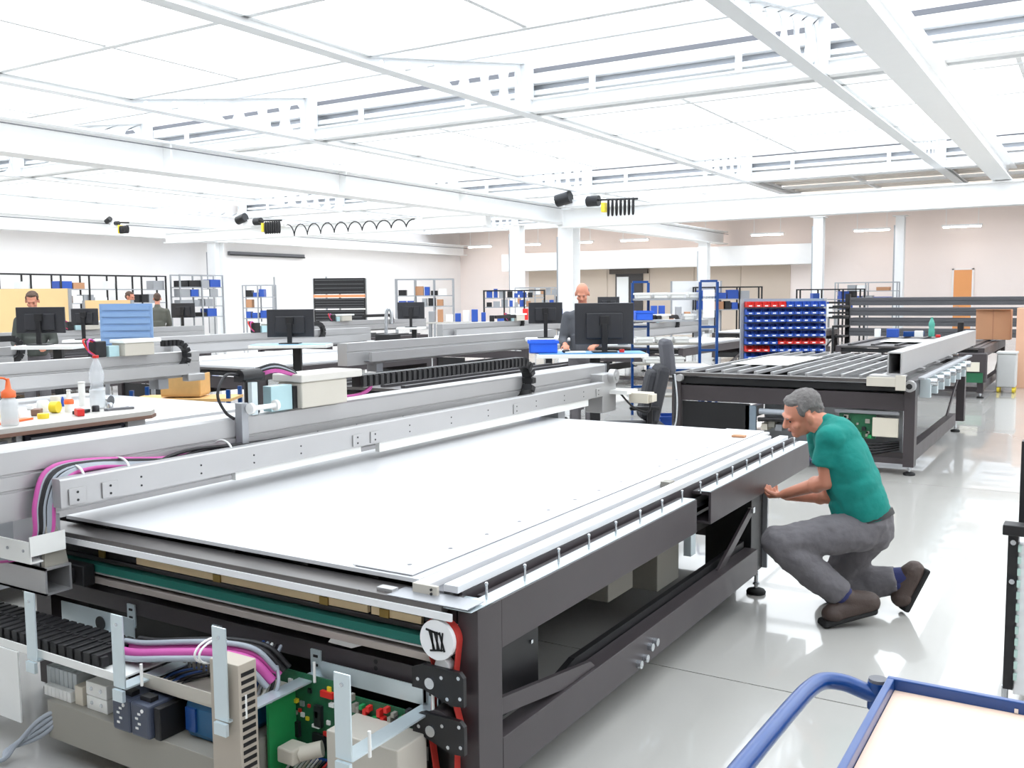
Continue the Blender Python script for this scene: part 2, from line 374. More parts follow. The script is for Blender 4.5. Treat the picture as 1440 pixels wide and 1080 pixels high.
# fluorescent strip lights near the far wall
for i, x in enumerate((-28.5, -25.5, -22.5, -19.5, -16.5, -13.0, -8.5, -5.0, -1.5)):
    t = thing('strip_light', ('first', 'second', 'third', 'fourth', 'fifth', 'sixth', 'seventh', 'eighth', 'ninth')[i] + ' fluorescent strip light from the left wall corner along the far wall', 'lamp', (x, 43.2, 4.28), 'strip lights at the far wall')
    pbox('housing', WHITE, t, x - .75, x + .75, 43.1, 43.3, 4.33, 4.40); pbox('tube', mat('lit_tube', (255, 244, 236), .4, emit=22.), t, x - .7, x + .7, 43.16, 43.24, 4.28, 4.329)
    for dx in (-.6, .6): pbox('rod', STEELW, t, x + dx - .01, x + dx + .01, 43.19, 43.21, 4.40, 5.295)
# ------------------------------------------------------------------ the open flatbed cutting table in front
T = thing('cutting_table', 'dark framed flatbed cutting table with large white top and opened electronics', 'machine', (-2.6, 4.0, 0))
XB, XA, Y0, Y1 = -1.50, -3.70, 2.24, 5.93
# side frame towards the worker
for ya, yb in ((2.37, 4.0), (4.18, Y1)):
    part('side_beam', DARK, T, lambda b: b.box(XB - .012, XB, ya, yb, .55, .70).box(XB - .09, XB - .012, ya, yb, .55, .562).box(XB - .09, XB - .012, ya, yb, .684, .70), .002)
    part('cover_strip', ZINC, T, lambda b: b.box(XB - .062, XB - .006, (Y0 + .03 if ya < 3 else ya), yb - .005, .7002, .703))
pbox('corner_post', DARK, T, XB - .07, XB, Y0, 2.37, .10, .70, .002)
part('post_edge_rail', BLACK, T, lambda b: b.box(XB - .105, XB - .072, Y0 - .004, Y0 + .03, .14, .69))
pbox('corner_cap', ZINC, T, XB - .16, XB - .002, Y0 - .03, 2.33, .7032, .706)
pbox('low_beam', DARK, T, XB - .07, XB, 2.372, 4.90, .135, .268, .002)
pbox('low_beam_foot_plate', DARK, T, XB - .07, XB, Y0 + .002, 2.371, .02, .098)
part('gusset_brace', DARK, T, lambda b: b.prism([(2.372, .388), (2.372, .335), (2.78, .27), (3.02, .27), (2.98, .30)], 0, XB - .03, XB - .012))
part('low_beam_inner', BLACK, T, lambda b: b.prism([(2.85, .20), (4.90, .20), (4.90, .30), (2.98, .30), (2.85, .27)], 0, XB - .10, XB - .075))
part('diagonal_strut', DARK, T, lambda b: b.bar((XB - .05, 4.42, .25), (XB - .05, 4.93, .46), .014, .045))
pbox('strut_bolt', STEEL, T, XB - .06, XB - .03, 4.915, 4.945, .452, .482)
pbox('far_leg', BLACK, T, XB - .30, XB - .045, 4.93, 5.13, .105, .548, .003)
pbox('far_leg_edge', ALUD, T, XB - .05, XB - .02, 5.132, 5.15, .105, .54)
pbox('hanging_column', ZINC, T, XB - .085, XB - .05, 4.06, 4.12, .42, .55)
pbox('inner_panel', BLACK, T, XB - .12, XB - .10, 2.375, 2.76, .25, .56, .002)
pbox('inner_screw', STEEL, T, XB - .0995, XB - .092, 2.70, 2.712, .44, .452)
pbox('under_box', OLIVE, T, XB - .62, XB - .25, 4.15, 4.42, .20, .40, .004)
pbox('under_box', OLIVE, T, XB - .60, XB - .30, 3.72, 3.98, .26, .42, .004)
pbox('under_bracket', DARK, T, XB - .45, XB - .43, 4.03, 4.11, .22, .50)
pbox('under_tube', BLACK, T, XB - .30, XB - .22, 4.2, 4.9, .40, .46)
for y, z in ((3.42, .17), (3.36, .165), (3.52, .205), (3.47, .2)): part('joint_clip', STEEL, T, lambda b: b.cyl((XB, y, z), (XB + .02, y, z), .016))
# levelling feet
def foot(par, x, y, z=.11):
    f = part('levelling_foot', RUBBER, par, lambda b: b.lathe((x, y, 0), [(.05, 0), (.052, .012), (.045, .022), (.02, .03)], 18))
    part('foot_stem', STEEL, f, lambda b: b.cyl((x, y, .025), (x, y, z), .011, 10).cyl((x, y, .05), (x, y, .062), .02, 6)); return f
foot(T, XB - .033, 4.99, .12); foot(T, XB - .033, 2.30, .03); foot(T, XA + .05, 4.99, .2); foot(T, XA + .05, 2.30, .05)
# upright pins along the strip
pin0 = part('guide_pin', STEEL, T, lambda b: b.cyl((XB - .03, 2.334, .703), (XB - .03, 2.334, .752), .0042, 8).ell((XB - .03, 2.334, .753), (.0062, .0062, .006), None, 8, 6))
for k in range(1, 16):
    inst(pin0, T, (0, .2235 * k, 0))
# channel, outer rail, inner profile, end block
pbox('channel_floor', BLACK, T, XB - .18, XB - .05, 2.30, Y1, .63, .65)
pbox('channel_wall', DARK, T, XB - .112, XB - .10, 2.31, Y1, .65, .722)
pbox('outer_rail', PLATE, T, -1.655, -1.603, 2.29, 5.82, .722, .745, .002)
pbox('inner_profile', DARKGREY, T, -1.699, -1.656, 2.29, 5.82, .70, .722)
pbox('edge_profile', PLATE, T, -1.752, -1.70, 2.275, 5.80, .708, .742, .003)
eb = pbox('end_block', BEIGE, T, -1.752, -1.66, 2.262, 2.275, .708, .742, .002)
MB().cyl((-1.68, 2.262, .731), (-1.68, 2.258, .731), .004, 8).cyl((-1.68, 2.262, .718), (-1.68, 2.258, .718), .004, 8).build('end_screw', BLACK, eb)
pbox('rail_clamp', OLIVE, T, -1.70, -1.655, 4.06, 4.12, .723, .752)
# top plate and loose sheet, suction dots
pbox('table_plate', PLATE, T, -3.53, -1.755, 2.30, 5.95, .728, .742, .001)
pbox('sheet_gap_shade', DARKGREY, T, -2.02, -1.792, 2.314, 5.938, .7421, .7452)  # dark layer standing in for the shaded gap under the sheet
pbox('cover_sheet', PLATE, T, -2.03, -1.79, 2.312, 5.94, .74525, .7485)
dot0 = part('suction_hole', DARKGREY, T, lambda b: b.cyl((-1.866, 2.398, .7485), (-1.866, 2.398, .7492), .0085, 12))
for k in range(1, 15): inst(dot0, T, (0, .2275 * k, 0))
pbox('sub_frame', BLACK, T, -3.60, -1.77, 2.345, 5.9, .60, .725)
for x in (-3.3, -2.95, -2.6, -2.25, -1.95): pbox('frame_rib', BLACK, T, x - .02, x + .02, 2.318, 2.345, .69, .727)
pbox('left_beam', DARK, T, -3.75, -3.60, Y0, Y1, .55, .72)
pbox('far_rail', DARK, T, -3.72, -1.62, Y1 - .04, Y1 + .02, .55, .70)
pbox('corner_pad', CARD, T, -1.88, -1.80, 5.58, 5.63, .7486, .762, .004)
# front cross members
pbox('front_rail', mat('grey_steel_rail', (104, 100, 98), .3, .5), T, -3.70, -1.60, 2.20, 2.315, .688, .712, .002)
pbox('stop_tab', ALU, T, -1.86, -1.80, 2.225, 2.255, .7121, .722); pbox('corner_sheet', ALUD, T, -1.80, -1.51, 2.20, 2.29, .7121, .7145)
pbox('white_edge_strip', WHITE, T, -3.64, -1.56, 2.193, 2.2, .672, .694)
pbox('front_backing', BLACK, T, -3.62, -1.57, 2.275, 2.30, .575, .687)
for xa, xb in ((-3.05, -2.62), (-2.60, -2.12), (-2.10, -1.93), (-1.915, -1.72)):
    pbox('wooden_strip', mat('light_wood_strip', (240, 214, 170), .55, var=.08, scale=20), T, xa, xb, 2.262, 2.275, .617, .641)
for x in (-3.25, -2.61, -2.11, -1.86): pbox('brass_clip', mat('brass', (150, 124, 66), .35, .6), T, x - .018, x + .018, 2.256, 2.262, .616, .642)
pbox('mid_rail', DARK, T, -3.62, -1.66, 2.262, 2.30, .597, .613)
pbox('green_belt', GREEN, T, -3.60, -1.66, 2.232, 2.27, .566, .594)
pbox('belt_edge', ALU, T, -3.60, -1.66, 2.230, 2.27, .560, .5655)
pbox('belt_shadow_bar', BLACK, T, -3.55, -1.66, 2.262, 2.30, .546, .56)
pbox('aluminium_bar', mat('warm_grey_bar', (178, 168, 160), .4, .4), T, -3.45, -1.64, 2.228, 2.275, .522, .5455, .002)
pbox('recess_back', BLACK, T, -3.59, -1.64, 2.42, 2.45, .14, .56)  # black back of the recess, extended down to darken the underside
pbox('left_light_block', DARK, T, -3.72, -3.70, 2.38, 5.6, .10, .55)  # added panel, keeps light from entering under the table at the left
pbox('far_light_block', DARK, T, -3.6, -1.85, 5.60, 5.62, .12, .55)  # added panel, closes the far end to darken the underside
pbox('underside_light_block', BLACK, T, -3.60, -1.65, 2.46, 5.59, .53, .545)  # added dark plate, blocks light below the table top
part('folded_paper', PAPER, T, lambda b: b.prism([(-3.30, .505), (-3.02, .51), (-3.08, .487), (-3.28, .487)], 1, 2.30, 2.303))
part('folded_paper', PAPER, T, lambda b: b.prism([(-2.08, .515), (-1.93, .517), (-2.0, .49), (-2.10, .492)], 1, 2.262, 2.264))
for x in (-2.95, -2.5, -2.42, -2.3): part('roller_bracket', BLACK, T, lambda b: b.cyl((x, 2.30, .50), (x, 2.42, .50), .028, 12).box(x - .035, x + .035, 2.3, 2.32, .484, .498))
lb = pbox('lower_beam', DARK, T, -3.70, -1.57, 2.26, 2.36, .418, .482, .002)
for z in (.466, .445): MB().cyl((-1.90, 2.2595, z), (-1.90, 2.262, z), .008, 10).build('bolt_hole', BLACK, lb)
pbox('left_post', DARK, T, -3.70, -3.60, Y0 + .02, 2.37, .03, .418)
pbox('bottom_rail', DARK, T, -3.60, -1.57, 2.30, 2.36, .08, .13)
# pulleys with red belts on the corner
def pulley(z, r, face):
    p = part('belt_pulley', WHITE if face else DARK, T, lambda b: b.cyl((-1.615, Y0 - .045, z), (-1.615, Y0 + .02, z), r, 28), .003)
    if face:
        em = MB()
        for q in range(3): em.bar((-1.640 + q * .018, Y0 - .0462, z + .026), (-1.622 + q * .018, Y0 - .0462, z - .03), .006, .002, (0, 1, 0)); em.bar((-1.626 + q * .014, Y0 - .0462, z - .03), (-1.632 + q * .02, Y0 - .0462, z + .026), .005, .002, (0, 1, 0))
        em.bar((-1.652, Y0 - .0462, z + .028), (-1.60, Y0 - .0462, z + .02), .006, .002, (0, 1, 0)).bar((-1.638, Y0 - .0462, z - .034), (-1.592, Y0 - .0462, z - .026), .005, .002, (0, 1, 0))
        em.build('pulley_mark', BLACK, p)
    return p
pulley(.608, .060, True)
def belt_loop(z0, r0, z1, r1, y, wd=.028):
    b = MB(); N = 20; pts = []
    for k in range(N + 1): a = math.pi * k / N; pts.append((-1.615 + r0 * math.cos(a), z0 + r0 * math.sin(a)))
    for k in range(N + 1): a = math.pi + math.pi * k / N; pts.append((-1.60 + r1 * math.cos(a), z1 + r1 * math.sin(a)))
    n = len(pts); vs = []
    for ofs in (0, .004):
        for yy in (y, y + wd): vs += [(-1.608 + (px + 1.608) * (1 + ofs * 14), yy, z0 + (pz - z0) * (1 + ofs * 4)) for px, pz in pts]
    fs = []
    for i in range(n):
        j = (i + 1) % n; fs += [(2 * n + i, 2 * n + j, 3 * n + j, 3 * n + i), (i, n + i, n + j, j), (i, j, 2 * n + j, 2 * n + i), (n + i, 3 * n + i, 3 * n + j, n + j)]
    b.add(vs, fs); return b
belt_loop(.608, .0605, .49, .03, Y0 - .03).build('red_belt', RED, T)
belt_loop(.47, .03, .345, .05, Y0 - .03).build('red_belt', RED, T)
belt_loop(.33, .048, .12, .03, Y0 - .03).build('red_belt', RED, T)
for zc in (.485, .34):
    bp = part('bearing_plate', BLACK, T, lambda b: b.prism([(-1.70, zc + .03), (-1.66, zc + .045), (-1.53, zc + .045), (-1.515, zc + .03), (-1.515, zc - .055), (-1.56, zc - .06), (-1.66, zc - .03), (-1.70, zc - .03)], 1, Y0 - .055, Y0 - .04))
    MB().cyl((-1.632, Y0 - .055, zc - .005), (-1.632, Y0 - .062, zc - .005), .017, 18).build('bearing_cap', STEEL, bp)
    for dx, dz in ((.03, .02), (.05, -.04), (.09, .03), (.095, -.03), (-.055, .0)): MB().cyl((-1.62 + dx, Y0 - .055, zc + dz), (-1.62 + dx, Y0 - .06, zc + dz), .006, 8).build('bolt', STEEL, bp)
pulley(.345, .052, False); part('belt_pulley', WHITE, T, lambda b: b.cyl((-1.615, Y0 - .035, .33), (-1.615, Y0, .33), .046, 24)); part('belt_pulley', WHITE, T, lambda b: b.cyl((-1.605, Y0 - .035, .525), (-1.605, Y0, .525), .026, 18))
pbox('pulley_backing', BLACK, T, -1.70, -1.515, Y0 + .02, Y0 + .04, .10, .67)
# hanging tray brackets
for i, x in enumerate((-3.085, -2.617, -2.149, -1.68)):
    zt = .655 if i == 2 else .612
    br = part('tray_bracket', ZINC, T, lambda b: b.box(x - .028, x + .028, 1.857, 1.862, .375, zt).box(x - .028, x + .028, 1.862, 2.255, .372, .378).box(x - .02, x + .03, 1.845, 1.857, .335, .372))
    MB().box(x - .02, x + .025, 2.252, 2.258, .378, .46).build('bracket_tab', ZINC, br)
    for z in (.44, .41): MB().box(x - .006, x + .012, 2.249, 2.252, z - .004, z + .004).build('slot', BLACK, br)
    MB().cyl((x, 1.857, zt - .03), (x, 1.8545, zt - .03), .006, 8).build('bolt', STEEL, br)
    if i: MB().cyl((x + .055, 1.90, .378), (x + .055, 1.90, .45), .005, 8).build('peg', WHITEP, br)
    if i: MB().cyl((x + .045, 2.2, .378), (x + .045, 2.2, .445), .005, 8).build('peg', WHITEP, br)
for xa, xb, yy, z0, z1 in ((-3.36, -2.93, 2.15, .386, .458), (-2.11, -1.70, 2.236, .3785, .435)): pbox('back_guide', ZINC, T, xa, xb, yy, yy + .004, z0, z1)
part('cable_hole', BLACK, T, lambda b: b.cyl((-3.12, 2.145, .412), (-3.12, 2.1495, .412), .026, 18))
pbox('chain_trough', WHITEP, T, -4.3, -2.66, 1.88, 2.085, .379, .385); pbox('trough_lip', WHITEP, T, -4.3, -2.66, 1.876, 1.88, .379, .407)
# drag chain lying in the trough
CH = T
lk = part('chain_link', BLACK, CH, lambda b: b.box(-4.285, -4.255, 1.90, 2.075, .3865, .434).box(-4.255, -4.240, 1.905, 1.93, .392, .428).box(-4.255, -4.240, 2.045, 2.07, .392, .428).box(-4.28, -4.262, 1.98, 1.995, .434, .439), .003)
for k in range(1, 33): inst(lk, CH, (.046 * k, 0, 0))
# cables leaving the chain
CB = T
for m, dy, dz, r in ((PINK, 0, 0, .016), (PINK, .03, .008, .013), (GREYC, -.022, -.012, .010), (BLACKC, .05, .016, .012), (BLACKC, .075, .02, .01), (GREYC, .02, .03, .009)):
    part('cable', m, CB, lambda b: b.tube([(-2.80, 2.0 + dy, .415 + dz), (-2.7, 2.0 + dy, .425 + dz), (-2.5, 2.0 + dy, .465 + dz), (-2.35, 2.02 + dy, .485 + dz), (-2.24, 2.06 + dy, .47 + dz), (-2.19, 2.1 + dy, .40 + dz)], r, 10))
for q in range(2): part('cable_tie', WHITEP, CB, lambda b: b.tube([(-2.38 + q * .02, 2.02 + .06 * math.cos(a), .492 + .035 * math.sin(a)) for a in [k * .785 for k in range(8)]], .004, 6, 3, True))
# opened electronics
pbox('electronics_tray', OLIVE, T, -3.08, -2.215, 1.90, 2.24, .085, .218, .002)
for k in range(7): pbox('terminal_block', mat('terminal_grey', (190, 196, 198), .5), T, -3.155 + k * .025, -3.133 + k * .025, 1.95, 2.02, .22, .312, .002)
for k in range(7): pbox('terminal_block', WHITEP, T, -3.135 + k * .022, -3.115 + k * .022, 1.925, 1.949, .2185, .255, .001)
pbox('relay', CREAM, T, -2.965, -2.922, 1.93, 2.0, .2185, .285, .002)
for z in (.2185, .268): 
    cn = pbox('contactor', WHITEP, T, -2.90, -2.79, 1.93, 2.02, z, z + .047, .002)
    for dx in (.03, .08): MB().cyl((-2.90 + dx, 1.93, z + .025), (-2.90 + dx, 1.927, z + .025), .007, 8).build('screw', STEEL, cn)
pbox('breaker_row', BLACK, T, -2.97, -2.70, 2.03, 2.12, .2185, .335, .003)
for k in range(2):
    x = -2.685 + k * .092
    ps = pbox('power_supply', NAVY, T, x, x + .089, 1.875, 2.19, .165 + .054, .33, .008)
    MB().box(x + .02, x + .07, 1.9, 1.93, .33, .345).build('terminal_cap', BLACK, ps); MB().cyl((x + .06, 1.875, .31), (x + .06, 1.872, .31), .006, 10).build('adjust_screw', WHITEP, ps)
    for q in range(4): MB().box(x + .025 + .012 * (q % 2), x + .038 + .012 * (q % 2), 1.8735, 1.875, .245 + q * .016, .252 + q * .016).build('marking', WHITEP, ps)
pbox('power_supply_side', BLACK, T, -2.498, -2.47, 1.89, 2.19, .2185, .325, .004)
tf = part('transformer', TEALBLUE, T, lambda b: b.box(-2.44, -2.26, 1.96, 2.16, .2185, .34), .02); MB().box(-2.425, -2.38, 1.952, 1.96, .245, .32).build('transformer_cap', BLUE, tf)
dc = pbox('cable_duct', BEIGE, T, -2.62, -2.225, 1.95, 2.2, .345, .352); MB().box(-2.62, -2.225, 1.948, 1.952, .352, .392).build('duct_wall', BEIGE, dc)
for k in range(16): MB().box(-2.61 + k * .024, -2.598 + k * .024, 2.10, 2.103, .352, .392).build('duct_tooth', OLIVE, dc)
wd = pbox('wiring_duct', mat('taupe_duct', (178, 168, 154), .55), T, -2.212, -2.092, 1.875, 1.945, .02, .545, .002)
for k in range(20): MB().box(-2.0925, -2.0905, 1.885, 1.935, .06 + k * .0235, .072 + k * .0235).build('duct_slot', BLACK, wd)
pc = pbox('circuit_board', PCB, T, -2.345, -1.99, 2.205, 2.210, .07, .395)
pl = pbox('board_edge', PCBL, T, -2.20, -2.19, 2.08, 2.2, .07, .33)
rnd = random.Random(3)
for (x, z, w_, h_, m) in ((-2.20, .205, .05, .05, CHIP), (-2.09, .185, .05, .05, CHIP), (-2.02, .175, .04, .05, CHIP), (-2.09, .27, .03, .07, CHIP), (-2.24, .33, .09, .03, PCBL), (-2.22, .30, .08, .012, YELLOW), (-2.05, .35, .05, .02, REDP), (-2.03, .32, .02, .012, WHITEP), (-2.10, .235, .03, .01, WHITEP), (-2.13, .155, .016, .016, WHITEP), (-2.095, .275, .012, .02, WHITEP), (-2.13, .12, .18, .02, BINBLUE)):
    MB().box(x - w_ / 2, x + w_ / 2, 2.192, 2.205, z - h_ / 2, z + h_ / 2).build('component', m, pc)
for k in range(26):
    x = rnd.uniform(-2.31, -2.0); z = rnd.uniform(.1, .37); s_ = rnd.uniform(.004, .009); MB().box(x - s_, x + s_, 2.199, 2.205, z - s_, z + s_).build('component', rnd.choice([CHIP, YELLOW, OLIVE, WHITEP, REDP, ALUD]), pc)
part('serial_plug', CREAM, T, lambda b: b.box(-2.16, -2.09, 2.08, 2.15, .15, .20).cyl((-2.10, 2.12, .175), (-2.04, 2.16, .19), .026, 12), .006)
for k in range(14): part('wire', rnd.choice([CREAM, REDP, OLIVE, BLACKC, WHITEP]), T, lambda b: b.tube([(-2.2 + k * .014, 2.19, .13), (-2.21 + k * .014, 2.15, .10), (-2.24 + k * .016, 2.12, .05), (-2.25 + k * .016, 2.1, .01)], .0045, 6, 4))
pbox('circuit_board', PCB, T, -1.985, -1.70, 2.215, 2.220, .10, .36)
for k in range(18): x = -1.96 + .014 * k; z = rnd.uniform(.30, .35); MB().box(x, x + .012, 2.195, 2.215, z, z + rnd.uniform(.012, .03)).build('component', rnd.choice([CHIP, CHIP, REDP, REDP, OLIVE, PCBL]), T)
pbox('beige_cover', BEIGE, T, -1.93, -1.66, 2.06, 2.2, .04, .318, .004)
for k in range(5): part('wire', rnd.choice([BLUE, WHITEP, GREYC, BLACKC]), T, lambda b: b.tube([(-2.35 + k * .02, 2.22, .46), (-2.3 + k * .02, 2.15, .45), (-2.25 + k * .022, 2.1, .40), (-2.26 + k * .02, 2.08, .34)], .006, 6, 4))
for k in range(8): part('wire', rnd.choice([BLACKC, BLUE, BLACKC, GREYC]), T, lambda b: b.tube([(-2.68 + k * .022, 2.0, .335), (-2.66 + k * .022, 2.05, .36), (-2.6 + k * .022, 2.15, .36), (-2.55 + k * .02, 2.22, .33)], .006, 6, 4))
sp = pbox('side_cover', WHITEP, T, -3.75, -3.195, 1.87, 1.876, .12, .377)
for k in range(4): part('floor_cable', GREYC, T, lambda b: b.tube([(-3.02, 1.93, .2 - .01 * k), (-3.1, 1.88, .15 - .02 * k), (-3.16 - .02 * k, 1.83, .07 - .012 * k), (-3.22, 1.78, .012), (-3.6, 1.75 - .03 * k, .012), (-4.1, 1.8, .012)], .008, 8))

# ------------------------------------------------------------------ its gantry
G = thing('cutter_gantry', 'silver gantry beam with long drag chain spanning the white cutting table', 'gantry', (-3.4, 4.0, .5))
prof = [(-3.52, .80), (-3.375, .80), (-3.375, .902), (-3.381, .905), (-3.381, .911), (-3.375, .914), (-3.375, .962), (-3.382, .965), (-3.382, .972), (-3.375, .975), (-3.375, 1.055), (-3.383, 1.065), (-3.52, 1.065)]
part('main_beam', ALU, G, lambda b: b.prism(prof, 1, 1.3, 6.92))
pbox('beam_cap', ALUD, G, -3.52, -3.37, 6.921, 6.935, .80, 1.067)
part('front_rail', ALU, G, lambda b: b.prism([(-3.30, .838), (-3.25, .838), (-3.25, .94), (-3.256, .946), (-3.30, .946)], 1, 2.10, 6.65))
pbox('cable_tray', ALUD, G, -3.374, -3.301, 2.14, 6.65, .842, .848)
for y in (2.13, 2.27, 3.72, 3.86, 5.3, 6.5):
    pd = pbox('rail_pad', ALU, G, -3.249, -3.243, y, y + .07, .845, .905, .001)
    for z in (.86, .89): MB().cyl((-3.243, y + .035, z), (-3.2415, y + .035, z), .005, 8).build('screw', BLACK, pd)
for y in (2.45, 2.75, 3.05, 3.35, 4.2, 4.6, 5.0, 5.6, 6.0, 6.3):
    for z in (.865, .90): part('rail_bolt', BLACK, G, lambda b: b.cyl((-3.25, y, z), (-3.2475, y, z), .004, 8))
pbox('brush_strip', WHITEP, G, -3.29, -3.262, 2.95, 3.80, .80, .838); pbox('brush_strip', WHITEP, G, -3.29, -3.262, 3.95, 6.4, .785, .838)
part('carriage_tube', ALU, G, lambda b: b.prism([(2.05, .513), (2.157, .513), (2.157, .615), (2.05, .615), (2.05, .607), (2.149, .607), (2.149, .521), (2.05, .521)], 0, -4.3, -3.294).prism([(2.05, .513), (2.058, .513), (2.058, .615), (2.05, .615)], 0, -4.3, -3.294))
part('carriage_gusset', OLIVE, G, lambda b: b.prism([(2.06, .616), (2.157, .616), (2.14, .70), (2.10, .80), (2.075, .80)], 0, -3.33, -3.31))
pbox('carriage_leg', ALUD, G, -3.50, -3.34, 2.06, 2.15, .6155, .80)
part('guide_block', BLACK, G, lambda b: b.box(-3.46, -3.25, 2.175, 2.225, .52, .60).box(-3.4, -3.3, 2.158, 2.175, .53, .59), .004)
part('cable_guide', WHITEP, G, lambda b: b.box(-3.52, -3.30, 2.0, 2.006, .65, .725).box(-3.302, -3.296, 2.0, 2.14, .672, .745).box(-3.52, -3.30, 2.0, 2.05, .644, .65))
for x in (-3.44, -3.34): part('guide_screw', ALUD, G, lambda b: b.cyl((x, 2.0, .69), (x, 1.997, .69), .006, 8))
part('cable_guide', WHITEP, G, lambda b: b.box(-3.70, -3.52, 2.0, 2.05, .644, .65).box(-3.70, -3.62, 2.0, 2.006, .65, .70))
rc = random.Random(5)
for k, (m, r) in enumerate(((PINK, .011), (GREYC, .011), (GREYC, .011), (BLACKC, .009), (GREYC, .010), (BLACKC, .010), (BLACKC, .010), (GREYC, .009), (PINK, .010))):
    o = k * .0135
    part('cable', m, G, lambda b: b.tube([(-3.75, 2.03, .60 + o * .3), (-3.55, 2.03, .618 + o * .3), (-3.38, 2.06 - o * .35, .66 + o * .1), (-3.315 - o * .2, 2.095 - o * .45, .74), (-3.31 - o * .2, 2.11 - o * .55, .86), (-3.318 - o * .25, 2.17 - o * .5, .935 + o * .35), (-3.325 - o * .2, 2.30, .955 + o * .25), (-3.335 - o * .15, 2.55 + o, .925 + o * .1), (-3.335 - o * .2, 3.0, .885 + .05 * rc.random()), (-3.335 - o * .2, 3.4, .87)], r, 8))
for y in (2.22, 2.42, 2.95): part('cable_tie', WHITEP, G, lambda b: b.tube([(-3.30 - .04 + .06 * math.cos(a), y, .93 + .045 * math.sin(a)) for a in [k * .785 for k in range(8)]], .005, 6, 3, True))
for k in range(4): part('slack_cable', BLACKC, G, lambda b: b.tube([(-3.345, 2.5 + .1 * k, .90), (-3.34, 2.75 + .1 * k, .955 - .008 * k), (-3.335, 3.1 + .1 * k, .93), (-3.335, 3.5 + .1 * k, .87)], .008, 7))
# chain loop
def link_mesh(b, y, z, ang, x0=-3.372, x1=-3.302):
    c, s_ = math.cos(ang), math.sin(ang); M = Matrix(((1, 0, 0), (0, c, -s_), (0, s_, c)))
    b.obox(((x0 + x1) / 2, y, z), (x1 - x0, .040, .062), M); b.obox((x1 + .002, y, z), (.006, .028, .05), M); b.obox(((x0 + x1) / 2, y, z), (x1 - x0 - .02, .047, .04), M)
def chain_loop(par, ya, yb, yc, z0, z1, x0=-3.372, x1=-3.302, m=BLACK, pitch=.048):
    # lower run ya..yc at z0, loop about yc, upper run yc..yb at z1
    R_ = (z1 - z0) / 2; zc = (z0 + z1) / 2; i = 0; y = ya
    while y < yc: part('chain_link', m, par, lambda b: link_mesh(b, y, z0, 0, x0, x1)); y += pitch
    n = int(math.pi * R_ / pitch)
    for k in range(n + 1):
        a = -math.pi / 2 + math.pi * k / n; part('chain_link', m, par, lambda b: link_mesh(b, yc + R_ * math.cos(a), zc + R_ * math.sin(a), a + math.pi / 2, x0, x1))
    y = yc - pitch
    while y > yb: part('chain_link', m, par, lambda b: link_mesh(b, y, z1, 0, x0, x1)); y -= pitch
chain_loop(G, 3.45, 3.88, 5.52, .897, 1.168)
# cutting head carriage
pbox('head_cover', BEIGE, G, -3.47, -3.31, 3.43, 3.76, 1.069, 1.195, .006); pbox('head_lid', mat('pale_grey_cover', (206, 202, 194), .5), G, -3.50, -3.30, 3.42, 3.87, 1.196, 1.235, .006)
pbox('head_plate', mat('pale_teal_plate', (170, 200, 204), .4), G, -3.40, -3.345, 3.26, 3.40, 1.069, 1.19, .003); pbox('head_gap', BLACK, G, -3.44, -3.34, 3.402, 3.428, 1.069, 1.18)
part('spindle_motor', BLACK, G, lambda b: b.cyl((-3.40, 3.19, 1.07), (-3.40, 3.19, 1.27), .035, 14).box(-3.44, -3.36, 3.12, 3.24, 1.22, 1.26).cyl((-3.38, 3.1, 1.25), (-3.38, 3.22, 1.25), .03, 12))
pbox('steel_upright', ZINC, G, -3.36, -3.335, 3.13, 3.165, 1.068, 1.22)
part('roller', WHITEP, G, lambda b: b.cyl((-3.30, 3.09, 1.105), (-3.30, 3.24, 1.105), .012, 14).cyl((-3.30, 3.235, 1.105), (-3.30, 3.25, 1.105), .026, 18).cyl((-3.30, 3.08, 1.105), (-3.30, 3.095, 1.105), .026, 18))
pbox('roller_bracket', ALUD, G, -3.374, -3.33, 3.06, 3.10, .93, 1.13, .002)
for k in range(5): part('head_cable', (PINK, PINK, BLACKC, GREYC, BLACKC)[k], G, lambda b: b.tube([(-3.40, 3.22, 1.24 + .008 * k), (-3.36, 3.30, 1.26 + .008 * k), (-3.37, 3.42, 1.235 + .006 * k), (-3.4, 3.5, 1.22)], .008, 7, 5))
part('hose', BLACKC, G, lambda b: b.tube([(-3.39, 3.12, 1.25), (-3.38, 3.02, 1.26), (-3.36, 2.95, 1.18), (-3.35, 2.98, 1.10), (-3.36, 3.04, 1.06)], .007, 7))
for k in range(2): part('loop_cable', PINK, G, lambda b: b.tube([(-3.38, 3.78, 1.09), (-3.34, 3.9 + .03 * k, 1.10), (-3.33, 3.98, 1.14), (-3.335, 4.05 - .1 * k, 1.17)], .007, 7))
for y in (3.35, 3.6, 3.9, 4.3): part('beam_screw', BLACK, G, lambda b: b.cyl((-3.375, y, .93), (-3.372, y, .93), .005, 8))
# far end carriage
pbox('end_carriage', ALU, G, -3.42, -3.27, 6.66, 6.90, .70, 1.0, .004); part('end_pulley', ALU, G, lambda b: b.cyl((-3.27, 6.8, .98), (-3.22, 6.8, .98), .055, 18).cyl((-3.22, 6.8, .98), (-3.21, 6.8, .98), .03, 12))
pbox('end_bracket', WHITEP, G, -3.30, -3.12, 6.78, 6.98, .84, .87); part('connector_box', CREAM, G, lambda b: b.box(-3.14, -2.98, 6.86, 6.99, .77, .85).box(-2.98, -2.95, 6.88, 6.97, .78, .84), .004)
part('end_cable', BLACKC, G, lambda b: b.tube([(-3.2, 6.8, .86), (-3.1, 6.85, .74), (-3.0, 6.9, .70), (-2.98, 6.92, .77)], .008, 7))
pbox('end_leg', ALUD, G, -3.45, -3.30, 6.0, 6.10, .70, .80)
